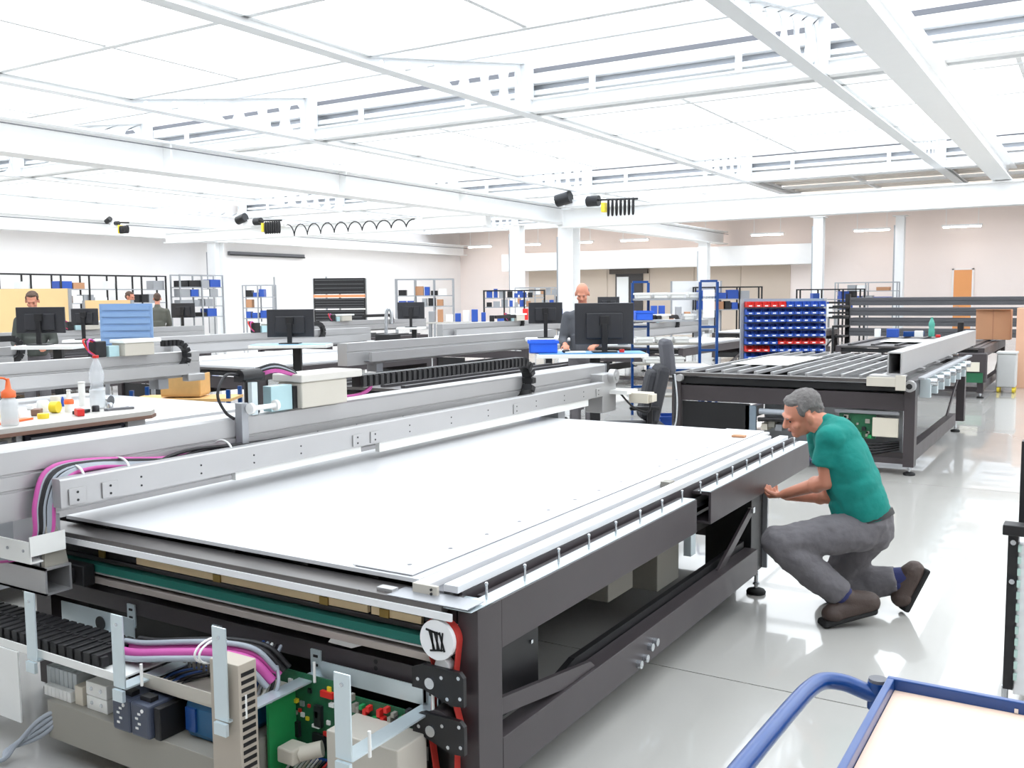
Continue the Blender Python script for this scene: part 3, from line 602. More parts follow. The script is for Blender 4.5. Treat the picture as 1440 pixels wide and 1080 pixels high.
# ------------------------------------------------------------------ other cutting tables
def cutter(label, xr, wd, y0, ln, zt, top='white', lower=True):
    x0, x1, y1 = xr - wd, xr, y0 + ln
    t = thing('cutting_table', label, 'machine', ((x0 + x1) / 2, (y0 + y1) / 2, 0))
    for xa in (x0, x1 - .08):
        pbox('side_beam', DARK, t, xa, xa + .08, y0 + .13, y1 - .13, zt - .17, zt - .03)
        pbox('low_beam', DARK, t, xa, xa + .08, y0 + .13, y1 - .9, .13, .26)
    for xa in (x0, x1 - .09):
        for ya in (y0, y1 - .13): pbox('corner_post', DARK, t, xa, xa + .09, ya, ya + .13, .08, zt - .03)
        for ya in (y0 + .07, y1 - .5): foot(t, xa + .045, ya, .1)
    pbox('front_beam', DARK, t, x0 + .09, x1 - .09, y0 + .02, y0 + .1, zt - .30, zt - .15)
    pbox('front_rail', mat('grey_steel_rail', (104, 100, 98)), t, x0 + .09, x1 - .09, y0 - .02, y0 + .08, zt - .055, zt - .025)
    pbox('front_roller', BLACK, t, x0 + .09, x1 - .09, y0 + .02, y0 + .09, zt - .13, zt - .07)
    pbox('far_beam', DARK, t, x0 + .09, x1 - .09, y1 - .1, y1 - .02, zt - .30, zt - .03)
    part('diagonal_strut', DARK, t, lambda b: b.bar((x1 - .06, y1 - 1.2, .24), (x1 - .06, y1 - .25, zt - .25), .014, .05))
    if top == 'white':
        pbox('table_plate', PLATE, t, x0 + .1, x1 - .14, y0 + .06, y1 - .02, zt - .03, zt, .002); pbox('sub_frame', BLACK, t, x0 + .1, x1 - .1, y0 + .12, y1 - .12, zt - .14, zt - .031)
    elif top == 'dark':
        pbox('table_plate', mat('dark_bare_table', (84, 80, 82), .4), t, x0 + .1, x1 - .1, y0 + .06, y1 - .02, zt - .05, zt - .03)
        for k in range(6): pbox('support_rail', mat('dark_grey_rail', (60, 58, 60), .4), t, x0 + .2 + k * (wd - .4) / 5 - .03, x0 + .2 + k * (wd - .4) / 5 + .03, y0 + .1, y1 - .1, zt - .0299, zt)
    else:
        pbox('sub_frame', BLACK, t, x0 + .1, x1 - .1, y0 + .12, y1 - .12, zt - .16, zt - .10)
        n = 13
        for k in range(n): x = x0 + .16 + k * (wd - .32) / (n - 1); pbox('slat', ALU, t, x - .013, x + .013, y0 + .1, y1 - .1, zt - .03, zt)
        for k in range(4): y = y0 + .12 + k * (ln - .24) / 3; pbox('cross_bar', ALU, t, x0 + .1, x1 - .1, y - .02, y + .02, zt - .055, zt - .0301)
    if lower:
        pbox('cabinet_panel', BLACK, t, x0 + .1, x0 + .1 + wd * .3, y0 + .03, y0 + .05, .1, zt - .31)
        pbox('bottom_shelf', DARK, t, x0 + .1, x1 - .1, y0 + .1, y0 + .6, .09, .12)
    return t
def gantry(label, xf, y0, y1, head, yc, links=True, ya=None, z=0.):
    g = thing('cutter_gantry', label, 'gantry', (xf - .15, (y0 + y1) / 2, .7 + z))
    part('main_beam', ALU, g, lambda b: b.prism([(xf - .27, .80 + z), (xf - .125, .80 + z), (xf - .125, .95 + z), (xf - .132, .955 + z), (xf - .132, .962 + z), (xf - .125, .967 + z), (xf - .125, 1.065 + z), (xf - .27, 1.065 + z)], 1, y0, y1))
    pbox('front_rail', ALU, g, xf - .05, xf, y0 + .3, y1 - .25, .838 + z, .946 + z); pbox('cable_tray', ALUD, g, xf - .124, xf - .051, y0 + .3, y1 - .25, .842 + z, .848 + z)
    for y in (y0 + .5, y1 - .55): pbox('carriage_leg', ALUD, g, xf - .25, xf - .10, y, y + .12, .70 + z, .80 + z)
    pbox('end_carriage', ALU, g, xf - .12, xf - .02, y1 - .24, y1 - .02, .76 + z, .837 + z, .01)
    if head is not None:
        pbox('head_cover', BEIGE, g, xf - .24, xf - .04, head, head + .34, 1.066 + z, 1.19 + z, .005); pbox('head_lid', WHITEP, g, xf - .25, xf - .03, head - .02, head + .42, 1.191 + z, 1.225 + z, .005)
        pbox('head_motor', BLACK, g, xf - .2, xf - .1, head - .28, head - .16, 1.066 + z, 1.22 + z, .01); pbox('head_plate', mat('pale_teal_plate', (170, 200, 204)), g, xf - .16, xf - .09, head - .14, head - .03, 1.066 + z, 1.17 + z)
        for k in range(3): part('head_cable', (PINK, BLACKC, REDP)[k], g, lambda b: b.tube([(xf - .15, head - .22, 1.2 + z), (xf - .12, head - .33 - .03 * k, 1.24 + z), (xf - .1, head - .36, 1.14 + z), (xf - .12, head - .25, 1.07 + z)], .009, 6, 5))
    if yc is not None:
        if links: chain_loop(g, ya if ya is not None else yc - 1.6, (head or yc - 1.0) + .45, yc, .897 + z, 1.168 + z, xf - .122, xf - .052)
        else:
            pts = [(xf - .09, yc - 1.4, .897 + z)] + [(xf - .09, yc + .135 * math.cos(a), 1.033 + z + .135 * math.sin(a)) for a in [-1.57 + 3.14 * k / 8 for k in range(9)]] + [(xf - .09, yc - 1.0, 1.168 + z)]
            b = MB()
            for p, q in zip(pts, pts[1:]): b.bar(p, q, .07, .06, (1, 0, 0))
            b.build('drag_chain', BLACK, g)
    return g
M2 = cutter('bare dark table of slats behind the kneeling worker', -1.36, 2.26, 8.93, 3.7, .875, 'slats')
pbox('front_sill', DARK, M2, -3.6, -1.45, 8.95, 9.0, .10, .15); pbox('control_panel', mat('blue_grey_panel', (138, 152, 164), .4, .4), M2, -2.88, -2.78, 8.96, 9.0, .30, .55)
pbox('backing_plate', ALUD, M2, -2.77, -1.5, 9.21, 9.23, .16, .57)
for k in range(5): pbox('module', (CREAM, OLIVE, ALUD, CREAM, WHITEP)[k], M2, -2.74 + .07 * k, -2.68 + .07 * k, 9.0, 9.2, .32 + .03 * (k % 2), .38 + .03 * (k % 2))
part('pipe', BLACKC, M2, lambda b: b.tube([(-2.76, 8.98, .42), (-2.6, 8.96, .43), (-2.45, 8.96, .42), (-2.43, 8.97, .36)], .02, 8)); part('pipe', GREYC, M2, lambda b: b.cyl((-2.75, 8.98, .50), (-2.5, 8.98, .50), .028, 12)); part('fan', BLACK, M2, lambda b: b.cyl((-2.36, 9.0, .50), (-2.36, 9.06, .50), .05, 16))
pb = pbox('circuit_board', PCB, M2, -2.02, -1.70, 9.02, 9.03, .30, .52); r4 = random.Random(9)
for k in range(16): x = r4.uniform(-2.0, -1.74); z = r4.uniform(.32, .5); s_ = r4.uniform(.008, .02); MB().box(x - s_, x + s_, 9.0, 9.02, z - s_, z + s_).build('component', r4.choice([CHIP, PCBL, CHIP, OLIVE]), pb)
pbox('beige_cover', CREAM, M2, -1.72, -1.50, 8.97, 9.0, .33, .50, .004); pbox('rail_plate', ALUD, M2, -2.05, -1.5, 8.98, 9.0, .53, .56)
for k in range(4): part('wire', BLACKC, M2, lambda b: b.tube([(-2.1, 9.05, .2 + .03 * k), (-1.8, 9.0, .16 + .03 * k), (-1.5, 9.05, .22 + .02 * k)], .012, 6))
part('belt_pulley', ALU, M2, lambda b: b.cyl((-1.40, 8.86, .80), (-1.40, 8.93, .80), .05, 18)); part('belt_pulley', ALU, M2, lambda b: b.cyl((-3.52, 8.86, .80), (-3.52, 8.91, .80), .035, 16)); part('pulley_hub', BLACK, M2, lambda b: b.cyl((-1.40, 8.85, .80), (-1.40, 8.861, .80), .025, 14))
for k in range(7):
    y = 9.15 + .42 * k; pbox('rail_bracket', ZINC, M2, -1.36, -1.27, y, y + .06, .68, .85, .003); part('clamp_wheel', STEEL, M2, lambda b: b.cyl((-1.27, y + .03, .82), (-1.22, y + .03, .82), .035, 12))
pbox('side_rail', ALUD, M2, -1.355, -1.30, 9.0, 12.6, .851, .87)
tag(pbox('loose_sheet', PAPER, None, -3.35, -2.75, 9.9, 11.4, .876, .879), 'loose white sheet lying on the slatted table', 'sheet')
bs = thing('aluminium_beam', 'long hollow silver beam profile lying on the edge of the slatted table', 'beam', (-1.53, 9.0, .88))
def hollow(b, x0, x1, y0, y1, z0, z1, t=.012): b.box(x0, x0 + t, y0, y1, z0, z1).box(x1 - t, x1, y0, y1, z0, z1).box(x0 + t, x1 - t, y0, y1, z0, z0 + t).box(x0 + t, x1 - t, y0, y1, z1 - t, z1)
part('profile', ALU, bs, lambda b: hollow(b, -1.59, -1.47, 8.88, 14.6, .895, 1.095)); pbox('mount_block', ALU, bs, -1.73, -1.44, 8.80, 8.99, .876, .894, .003)
part('mount_plate', BEIGE, bs, lambda b: b.box(-1.74, -1.50, 8.77, 8.80, .80, .88).box(-1.5, -1.42, 8.77, 8.80, .77, .90), .003)
for k in range(3): pbox('support_block', ALU, bs, -1.56, -1.44, 9.9 + k, 10.0 + k, .8765, .894)
pbox('end_support', ALU, bs, -1.56, -1.44, 12.4, 12.5, .8765, .894)
M3 = cutter('farther cutting table carrying a cardboard box and green bottle', -1.5, 2.2, 16.15, 3.7, .80, 'dark')
tag(pbox('loose_sheet', PAPER, None, -3.2, -2.3, 17.1, 18.2, .801, .804), 'loose white sheet lying on the farther dark table', 'sheet')
pbox('control_cabinet', DARK, M3, -1.85, -1.45, 16.05, 16.14, .25, .70, .02); pbox('green_board', PCB, M3, -1.83, -1.5, 16.03, 16.049, .25, .40); pbox('beige_cover', CREAM, M3, -1.80, -1.55, 16.0, 16.048, .42, .56)
R2A = cutter('white topped cutting table beyond the tool bench', -5.95, 2.75, 2.1, 3.75, .70)
gantry('silver gantry with drag chain loop in front of the light blue panel', -8.05, 2.2, 6.95, 5.98, 6.62)
R2B = cutter('dark topped cutting table behind the long gantry', -5.95, 1.75, 7.75, 3.8, .70, 'dark')
gantry('white gantry beam on the dark topped table with the blue crate', -7.35, 8.5, 13.5, None, None, z=.02)
R3B = cutter('white topped cutting table beside the console with light blue mat', -9.35, 2.9, 8.9, 3.8, .72)
gantry('gantry with short drag chain on the white table behind the console', -11.0, 8.6, 13.3, 10.8, 11.9, links=False, z=.03)
R3A = cutter('white topped cutting table behind the light blue panel', -10.6, 2.6, 2.1, 3.75, .70)
gantry('gantry with black chain loop at the near left of the pale panel', -11.0, 2.2, 6.85, 5.9, 6.62, links=False)
bgm = [(-15.3, 2.6, 'far left cutting table below the wooden partition', 'far left gantry below the wooden partition'), (-14.6, 9.0, 'cutting table in front of the black perforated rack', 'gantry in front of the black perforated rack'),
       (-9.4, 15.8, 'cutting table behind the standing monitor with silver arm', 'gantry behind the standing monitor with silver arm'), (-14.6, 16.0, 'cutting table close to the far shelf of blue boxes', 'gantry close to the far shelf of blue boxes'),
       (-6.2, 15.8, 'cutting table behind the bald worker and blue shelf', 'gantry behind the bald worker and blue shelf'), (-19.2, 9.5, 'cutting table in front of the two distant workers', 'gantry in front of the two distant workers'), (-6.0, 22.8, 'distant cutting table beyond the blue shelf', 'distant gantry beyond the blue shelf')]
for i, (x, y, l1, l2) in enumerate(bgm):
    cutter(l1, x, 2.2, y, 3.7, .72, 'white' if i % 2 == 0 else 'dark'); gantry(l2, x - .6 - .5 * (i % 3), y - .3, y + 4.6, y + 1.2 + .6 * (i % 3), y + 2.6 + .4 * (i % 2), links=False, z=.02)

# ------------------------------------------------------------------ consoles and monitors
RV = Vector((.8523, .5230, 0)); FV = Vector((-.5230, .8523, 0))
RM = Matrix((RV, FV, Vector((0, 0, 1)))).transposed()
def monitor(label, c, w=.56, h=.31, zb=None, yaw=0., group=None):
    # back of the screen faces the aisle; c = centre of the screen
    M = Matrix.Rotation(yaw, 3, 'Z') @ RM; c = Vector(c); zb = zb if zb is not None else c.z - h / 2 - .12
    t = thing('monitor', label, 'monitor', (c.x, c.y, zb), group)
    def P(x, y, z): return c + M @ Vector((x, y, z))
    part('screen_shell', SCREEN, t, lambda b: b.obox(P(0, 0, 0), (w, .03, h), M), .006)
    part('back_housing', SCREEN, t, lambda b: b.obox(P(0, -.025, -.02), (w * .62, .03, h * .62), M), .008)
    part('display', CHIP, t, lambda b: b.obox(P(0, .0165, 0), (w - .03, .003, h - .03), M))
    part('stand_neck', BLACK, t, lambda b: b.obox(P(0, -.065, (zb - c.z) / 2), (.055, .03, abs(zb - c.z) - .004), M).obox(P(0, -.05, .03), (.09, .04, .09), M), .004)
    part('stand_foot', BLACK, t, lambda b: b.obox(P(0, -.04, zb - c.z + .006), (.24, .18, .012), M), .003)
    return t
def console(label, c, w, dpt, m_edge, base=True):
    c = Vector(c); t = thing('console_desk', label, 'desk', (c.x, c.y, 0))
    def P(x, y, z): return Vector((c.x, c.y, 0)) + RM @ Vector((x, y, z))
    part('desk_top', WHITEP, t, lambda b: b.obox(P(0, 0, c.z - .02), (w, dpt, .036), RM), .004); part('desk_edge', m_edge, t, lambda b: b.obox(P(0, 0, c.z + .002), (w * .96, dpt * .96, .004), RM))
    part('pole', BLACK, t, lambda b: b.obox(P(.05, .1, c.z / 2), (.1, .08, c.z - .08), RM), .004); part('foot_plate', BLACK, t, lambda b: b.obox(P(.05, .1, .02), (.55, .5, .04), RM), .004)
    return t
console('white console desk with blue mat and big monitor near the office chair', (-4.22, 8.33, 1.06), 1.06, .48, mat('sky_blue_mat', (84, 150, 200), .5))
monitor('large black monitor seen from behind on the console by the office chair', (-4.12, 8.42, 1.34), .57, .40, 1.066)
console('white console desk with light blue mat between the white tables', (-8.22, 8.36, 1.07), .92, .42, mat('pale_blue_mat', (150, 196, 222), .5))
monitor('black monitor seen from behind on the light blue mat', (-8.26, 8.40, 1.32), .56, .33, 1.076)
console('white console desk under the monitor by the seated worker', (-10.3, 6.62, 1.10), .7, .4, WHITEP)
monitor('black monitor hiding the lower face of the worker before wooden panels', (-10.42, 6.60, 1.39), .56, .30, 1.106)
for l, c, s_ in (('small dark monitor behind the silver adjustable arm', (-12.28, 15.99, 1.35), .56), ('small dark monitor left of the pale blue panel', (-13.6, 9.35, 1.36), .42), ('dark monitor in front of the white left wall column', (-16.8, 13.9, 1.39), .5), ('dark monitor close behind the bald worker', (-7.0, 12.35, 1.37), .5), ('distant monitor by the far taupe wall', (-9.72, 20.1, 1.443), .5)):
    console('small white desk carrying the ' + l, (c[0], c[1], 1.0), .6, .35, WHITEP); monitor(l, c, s_, s_ * .62, 1.006)
cr = thing('plastic_crate', 'bright blue plastic crate on the console desk', 'crate', (-4.62, 8.1, 1.066))
def crate(t, c, w, d_, h, m):
    c = Vector(c); 
    def P(x, y, z): return c + RM @ Vector((x, y, z))
    part('crate_floor', m, t, lambda b: b.obox(P(0, 0, .005), (w, d_, .01), RM))
    for sx in (-1, 1): part('crate_wall', m, t, lambda b: b.obox(P(sx * (w / 2 - .006), 0, h / 2), (.012, d_, h), RM))
    for sy in (-1, 1): part('crate_wall', m, t, lambda b: b.obox(P(0, sy * (d_ / 2 - .006), h / 2), (w, .012, h), RM))
    part('crate_rim', m, t, lambda b: b.obox(P(0, -d_ / 2, h - .015), (w + .03, .02, .025), RM).obox(P(0, d_ / 2, h - .015), (w + .03, .02, .025), RM))
crate(cr, (-4.62, 8.1, 1.066), .27, .22, .12, BRIGHTBLUE)
arm = thing('swivel_arm', 'silver curved adjustable arm in front of a small monitor', 'stand', (-11.6, 14.7, 0))
part('arm_tube', STEEL, arm, lambda b: b.tube([(-11.75, 14.5, .92), (-11.75, 14.5, 1.1), (-11.74, 14.52, 1.35), (-11.70, 14.54, 1.42), (-11.66, 14.56, 1.35), (-11.65, 14.56, 1.12)], .035, 8)); pbox('arm_base', BLACK, arm, -11.9, -11.55, 14.35, 14.7, 0, .92, .01)
# small things on the desks
def simple(name, m, label, cat, fn, group=None, bev=0.):
    b = MB(); fn(b); c = sum(b.v, Vector()) / len(b.v); zmin = min(v.z for v in b.v)
    o = b.build(name, m, None, bev, (c.x, c.y, zmin)); return tag(o, label, cat, group)
simple('mouse', BLACK, 'black computer mouse on the console by the blue crate', 'mouse', lambda b: b.ell((-4.4, 8.16, 1.08), (.035, .055, .018)))
simple('red_knob', REDP, 'red round button on the console desk by the big monitor', 'button', lambda b: b.cyl((-3.93, 8.42, 1.0665), (-3.93, 8.42, 1.095), .025, 14))
simple('paper_stack', PAPER, 'white papers lying on the console beside the blue crate', 'paper', lambda b: b.obox((-4.32, 8.2, 1.072), (.2, .14, .01), RM))

# ------------------------------------------------------------------ tool bench at the left with its bottles
B = thing('tool_bench', 'grey topped tool bench with black drawers and brown edge', 'workbench', (-5.15, 2.9, 0))
part('bench_top', BENCHTOP, B, lambda b: b.prism([(-4.79, 2.04), (-4.79, 3.70), (-4.86, 3.78), (-5.62, 3.78), (-5.62, 1.96), (-4.88, 1.96)], 2, .925, .95)); part('bench_edge', BROWNEDGE, B, lambda b: b.prism([(-4.784, 2.04), (-4.784, 3.70), (-4.855, 3.786), (-5.625, 3.786), (-5.625, 1.955), (-4.875, 1.955)], 2, .905, .9249))
for k, (ya, yb) in enumerate(((2.0, 2.88), (2.93, 3.56))):
    dr = pbox('drawer', mat('navy_black_drawer', (24, 26, 40), .35) if k else OLIVE, B, -4.86, -4.84, ya + .01, yb - .01, .80, .895, .003); MB().box(-4.84, -4.828, ya + .04, yb - .04, .868, .880).build('handle', DARKGREY, dr)
    dr = pbox('drawer', mat('navy_black_drawer', (24, 26, 40)) if k else OLIVE, B, -4.86, -4.84, ya + .01, yb - .01, .62, .79, .003); MB().box(-4.84, -4.828, ya + .04, yb - .04, .76, .772).build('handle', DARKGREY, dr)
pbox('carcass', ALUD, B, -5.55, -4.861, 2.0, 3.68, .1, .904); 
for y in (2.0, 2.89, 3.57): pbox('frame_post', ALU, B, -4.86, -4.835, y, y + .03 if y < 3 else y + .12, .06, .904)
for x in (-5.45, -4.95):
    for y in (2.1, 3.5): part('castor', RUBBER, B, lambda b: b.cyl((x - .02, y, .05), (x + .02, y, .05), .05, 14).box(x - .03, x + .03, y - .03, y + .03, .098, .12))
def bottle(label, c, h, r, m, capm, cap_r=.015, prof=None, name='bottle', liquid=None):
    c = Vector(c); t = thing(name, label, 'bottle', c)
    pr = prof or [(r * .9, 0), (r, .02), (r, h * .35), (r * .82, h * .45), (r, h * .56), (r, h * .68), (r * .6, h * .84), (cap_r, h * .93), (cap_r, h * .96)]
    part('bottle_body', m, t, lambda b: b.lathe(c, pr, 18)); part('cap', capm, t, lambda b: b.cyl(c + Vector((0, 0, h * .95)), c + Vector((0, 0, h)), cap_r * 1.15, 12))
    if liquid: part('label_band', liquid, t, lambda b: b.lathe(c, [(r * 1.008, h * .04), (r * 1.012, h * .36)], 18))
    return t
bottle('clear plastic water bottle with red cap on the tool bench', (-5.18, 3.62, .95), .325, .044, CLEAR, REDP, .016, liquid=mat('frosted_label', (232, 236, 238), .4, alpha=.55))
bp = [(.04, 0), (.043, .01), (.043, .13), (.03, .145), (.03, .15)]
bt = bottle('squeeze bottle with orange spout cap on the tool bench', (-4.90, 2.90, .95), .20, .043, mat('translucent_plastic', (226, 228, 228), .3, alpha=.7), ORANGE, .012, bp)
part('spout', ORANGE, bt, lambda b: b.lathe((-4.90, 2.90, 1.1), [(.036, 0), (.036, .03), (.016, .045), (.008, .10)], 14).tube([(-4.90, 2.90, 1.19), (-4.90, 2.87, 1.205), (-4.90, 2.82, 1.20)], .006, 6))
bt = bottle('small white bottle with orange and red collar on the tool bench', (-5.21, 3.45, .95), .13, .026, WHITEP, WHITEP, .011, [(.025, 0), (.026, .05), (.012, .09), (.011, .12)]); part('collar', ORANGE, bt, lambda b: b.lathe((-5.21, 3.45, .95), [(.0275, .045), (.028, .065), (.02, .075)], 14))
bottle('plain white tube standing beside the red collared bottle', (-5.42, 3.68, .95), .15, .02, WHITEP, WHITEP, .019, [(.02, 0), (.02, .14)])
simple('glue_cone', BINBLUE, 'small blue pointed cap on the tool bench', 'cap', lambda b: b.lathe((-5.5, 3.60, .9501), [(.016, 0), (.014, .02), (.004, .06)], 12))
simple('tape_roll', YELLOW, 'yellow tape roll lying on its side on the bench', 'tape', lambda b: b.cyl((-5.23, 3.35, .985), (-5.19, 3.37, .985), .034, 18))
simple('jar', YELLOW, 'yellow lid of a small pot on the bench front', 'pot', lambda b: b.lathe((-5.03, 3.17, .9501), [(.03, 0), (.032, .02), (.03, .028)], 16)); 
simple('jar', WHITEP, 'white pot standing behind the yellow lid', 'pot', lambda b: b.lathe((-5.33, 3.36, .9501), [(.034, 0), (.034, .06), (.028, .068)], 16))
simple('orange_strap', ORANGE, 'orange flat strap lying at the bench corner', 'strap', lambda b: b.obox((-5.02, 2.99, .956), (.05, .24, .01), Matrix.Rotation(.3, 3, 'Z')))
simple('black_clip', BLACK, 'black metal clamp lying beside the clear bottle', 'clamp', lambda b: b.obox((-5.05, 3.42, .9605), (.05, .12, .02), Matrix.Rotation(.5, 3, 'Z')), None, .004)
simple('steel_ring', STEEL, 'shiny steel coupling at the bench end', 'fitting', lambda b: b.cyl((-5.26, 3.73, .985), (-5.22, 3.74, .985), .033, 14))
simple('grey_pliers', DARKGREY, 'grey hand tool lying near the bench end', 'tool', lambda b: b.bar((-5.03, 3.56, .957), (-4.98, 3.72, .957), .03, .014).bar((-5.01, 3.56, .957), (-5.03, 3.72, .957), .014, .012))
for k, (m, l) in enumerate(((PAPER, 'crumpled white cloth on the bench corner'), (CREAM, 'cream coloured tin on the bench'), (BROWNEDGE, 'brown block lying between the pots on the bench'), (REDP, 'red cap lying beside the white tubes'))):
    simple('bench_item', m, l, 'bench item', lambda b: b.obox(((-5.5, -5.35, -5.2, -4.95)[k], (3.42, 3.10, 3.24, 3.34)[k], .9655 + .002 * k), (.07 - .01 * k, .08, .03 + .004 * k), Matrix.Rotation(.4 * k, 3, 'Z')), None, .006)
# wooden crate on a blue trolley behind the white table
t = thing('wooden_crate', 'open light brown wooden crate on the blue trolley behind the white table', 'crate', (-8.5, 7.0, .56))
part('crate_side', WOOD, t, lambda b: b.obox((-8.5, 6.95, .69), (.42, .02, .22), RM)); part('crate_side', WOOD, t, lambda b: b.obox(Vector((-8.5, 6.95, .69)) + RM @ Vector((.21, .17, 0)), (.02, .34, .22), RM)); part('crate_base', WOOD, t, lambda b: b.obox(Vector((-8.5, 6.95, .57)) + RM @ Vector((0, .17, 0)), (.42, .34, .02), RM))
t = thing('blue_trolley', 'blue framed trolley under the wooden crate', 'trolley', (-8.55, 7.05, 0))
cc = Vector((-8.55, 7.08, 0))
part('deck', WOOD, t, lambda b: b.obox(cc + Vector((0, 0, .53)), (1.1, .5, .03), RM))
for sx in (-1, 1):
    for sy in (-1, 1): part('frame_leg', BLUE, t, lambda b: b.obox(cc + RM @ Vector((sx * .52, sy * .22, 0)) + Vector((0, 0, .33)), (.04, .04, .62), RM)); part('castor', RUBBER, t, lambda b: b.cyl(cc + RM @ Vector((sx * .52 - .02, sy * .22, .04)), cc + RM @ Vector((sx * .52 + .02, sy * .22, .04)), .04, 12))
# light blue louvred panel stand
t = thing('louvre_panel', 'light blue perforated tool panel standing behind the gantry chain loop', 'panel', (-9.8, 7.28, 0))
pcn = Vector((-9.8, 7.28, 0))
part('panel_sheet', PEG, t, lambda b: b.obox(pcn + Vector((0, 0, 1.18)), (.62, .02, .78), RM))
for k in range(9): part('louvre_row', PEG, t, lambda b: b.obox(pcn + RM @ Vector((0, -.016, .88 + .08 * k)), (.56, .012, .05), Matrix.Rotation(0, 3, 'Z') @ RM))
for sx in (-1, 1): part('stand_leg', ALUD, t, lambda b: b.obox(pcn + RM @ Vector((sx * .27, .03, .6)), (.04, .04, 1.2), RM)); part('stand_foot', ALUD, t, lambda b: b.obox(pcn + RM @ Vector((sx * .27, .03, .015)), (.05, .5, .03), RM))

for l, m, x, y, r_, h_ in (('white tin between the pots on the bench', WHITEP, -5.12, 3.08, .03, .05), ('dark small tin in front of the clear bottle', CHIP, -5.06, 3.52, .022, .03), ('cream lidded pot behind the tape roll', CREAM, -5.45, 3.52, .03, .07), ('yellow topped glue pot behind the orange strap', YELLOW, -5.25, 3.02, .028, .055), ('steel bush lying beside the hand tool', STEEL, -5.12, 3.66, .018, .03), ('pink roll standing behind the squeeze bottle', mat('pink_tape', (226, 170, 164), .5), -5.16, 2.96, .03, .04)):
    simple('bench_pot', m, l, 'pot', lambda b: b.lathe((x, y, .9501), [(r_, 0), (r_, h_), (r_ * .8, h_ + .006)], 14))
# ------------------------------------------------------------------ people
def remesh(o, vox, sm=6):
    r = o.modifiers.new('remesh', 'REMESH'); r.mode = 'VOXEL'; r.voxel_size = vox; r.use_smooth_shade = True
    if sm: s_ = o.modifiers.new('smooth', 'SMOOTH'); s_.iterations = sm; s_.factor = .5
    return o
def frame(F, U):
    F = Vector(F).normalized(); U = Vector(U); U = (U - F * U.dot(F)).normalized(); S = F.cross(U)      # S: the person's right
    return Matrix((S, F, U)).transposed()
def head_shape(b, c, M, k=1.):
    c = Vector(c)
    def P(x, y, z): return c + M @ Vector((x * k, y * k, z * k))
    b.ell(P(0, -.012, .03), (.074 * k, .096 * k, .092 * k), M, 20, 14); b.ell(P(0, .022, -.045), (.058 * k, .07 * k, .072 * k), M, 18, 12); b.ell(P(0, .062, -.092), (.028 * k, .026 * k, .024 * k), M, 12, 8)
    b.ell(P(0, .082, .022), (.05 * k, .016 * k, .014 * k), M, 12, 8)                                   # brow
    b.cap(P(0, .086, .012), P(0, .106, -.028), .010 * k, .016 * k)                                     # nose
    b.ell(P(.011, .094, -.032), (.009 * k,) * 3, M, 8, 6); b.ell(P(-.011, .094, -.032), (.009 * k,) * 3, M, 8, 6)
    b.ell(P(0, .083, -.060), (.024 * k, .012 * k, .010 * k), M, 10, 6)                                 # mouth
    for s_ in (-1, 1): b.ell(P(s_ * .081, -.004, -.008), (.010 * k, .021 * k, .033 * k), M, 10, 8); b.ell(P(s_ * .042, .062, -.03), (.022 * k, .022 * k, .022 * k), M, 10, 8)
def face_parts(t, c, M, k, hair, bald=False):
    c = Vector(c)
    def P(x, y, z): return c + M @ Vector((x * k, y * k, z * k))
    for s_ in (-1, 1):
        part('eye', EYE, t, lambda b: b.ell(P(s_ * .031, .083, .0), (.009 * k, .005 * k, .004 * k), M, 10, 6)); part('eyebrow', hair, t, lambda b: b.ell(P(s_ * .031, .091, .022), (.017 * k, .005 * k, .003 * k), M, 10, 6))
    part('lips', LIP, t, lambda b: b.ell(P(0, .093, -.061), (.019 * k, .005 * k, .005 * k), M, 10, 6))
    hb = MB()
    if bald:
        for s_ in (-1, 1): hb.ell(P(s_ * .066, -.045, .0), (.016 * k, .05 * k, .04 * k), M, 12, 8)
        hb.ell(P(0, -.09, .0), (.06 * k, .025 * k, .045 * k), M, 12, 8)
    else:
        hb.ell(P(0, -.026, .050), (.079 * k, .092 * k, .080 * k), M, 20, 14); hb.ell(P(0, -.062, .005), (.070 * k, .055 * k, .066 * k), M, 16, 10); hb.ell(P(0, .03, .090), (.055 * k, .042 * k, .03 * k), M, 14, 8)
        for s_ in (-1, 1): hb.ell(P(s_ * .070, .02, .045), (.011 * k, .02 * k, .035 * k), M, 10, 8)
    o = hb.build('hair', hair, t); remesh(o, .006 * k, 2)
    dh = o.modifiers.new('strands', 'DISPLACE'); th = bpy.data.textures.get('hair_strands') or bpy.data.textures.new('hair_strands', 'CLOUDS'); th.noise_scale = .018; dh.texture = th; dh.strength = .012; dh.mid_level = .6
def hand_shape(b, w, d, n, k=1.):
    # w wrist, d direction of the fingers, n palm normal (the side the fingers curl to)
    w = Vector(w); d = Vector(d).normalized(); n = Vector(n); n = (n - d * n.dot(d)).normalized(); s_ = d.cross(n)
    for j in range(4): a = (-1.5 + j) * .019 * k; b.cap(w + s_ * a * .6, w + d * .085 * k + s_ * a, .015 * k, .0115 * k, 8)
    for j, L in enumerate((.072, .080, .074, .058)):
        a = (-1.5 + j) * .0205 * k; p0 = w + d * .085 * k + s_ * a; p1 = p0 + (d * .75 + n * .66) * L * .5 * k; p2 = p1 + (d * .1 + n * 1.0) * L * .5 * k
        b.cap(p0, p1, .0098 * k, .0088 * k, 8).cap(p1, p2, .0088 * k, .0076 * k, 8)
    q0 = w + d * .025 * k - s_ * .028 * k; q1 = q0 + (d * .6 - s_ * .55 + n * .4) * .05 * k; q2 = q1 + (d * .7 + n * .6) * .035 * k
    b.cap(q0, q1, .0135 * k, .011 * k, 8).cap(q1, q2, .011 * k, .0085 * k, 8)
V = Vector
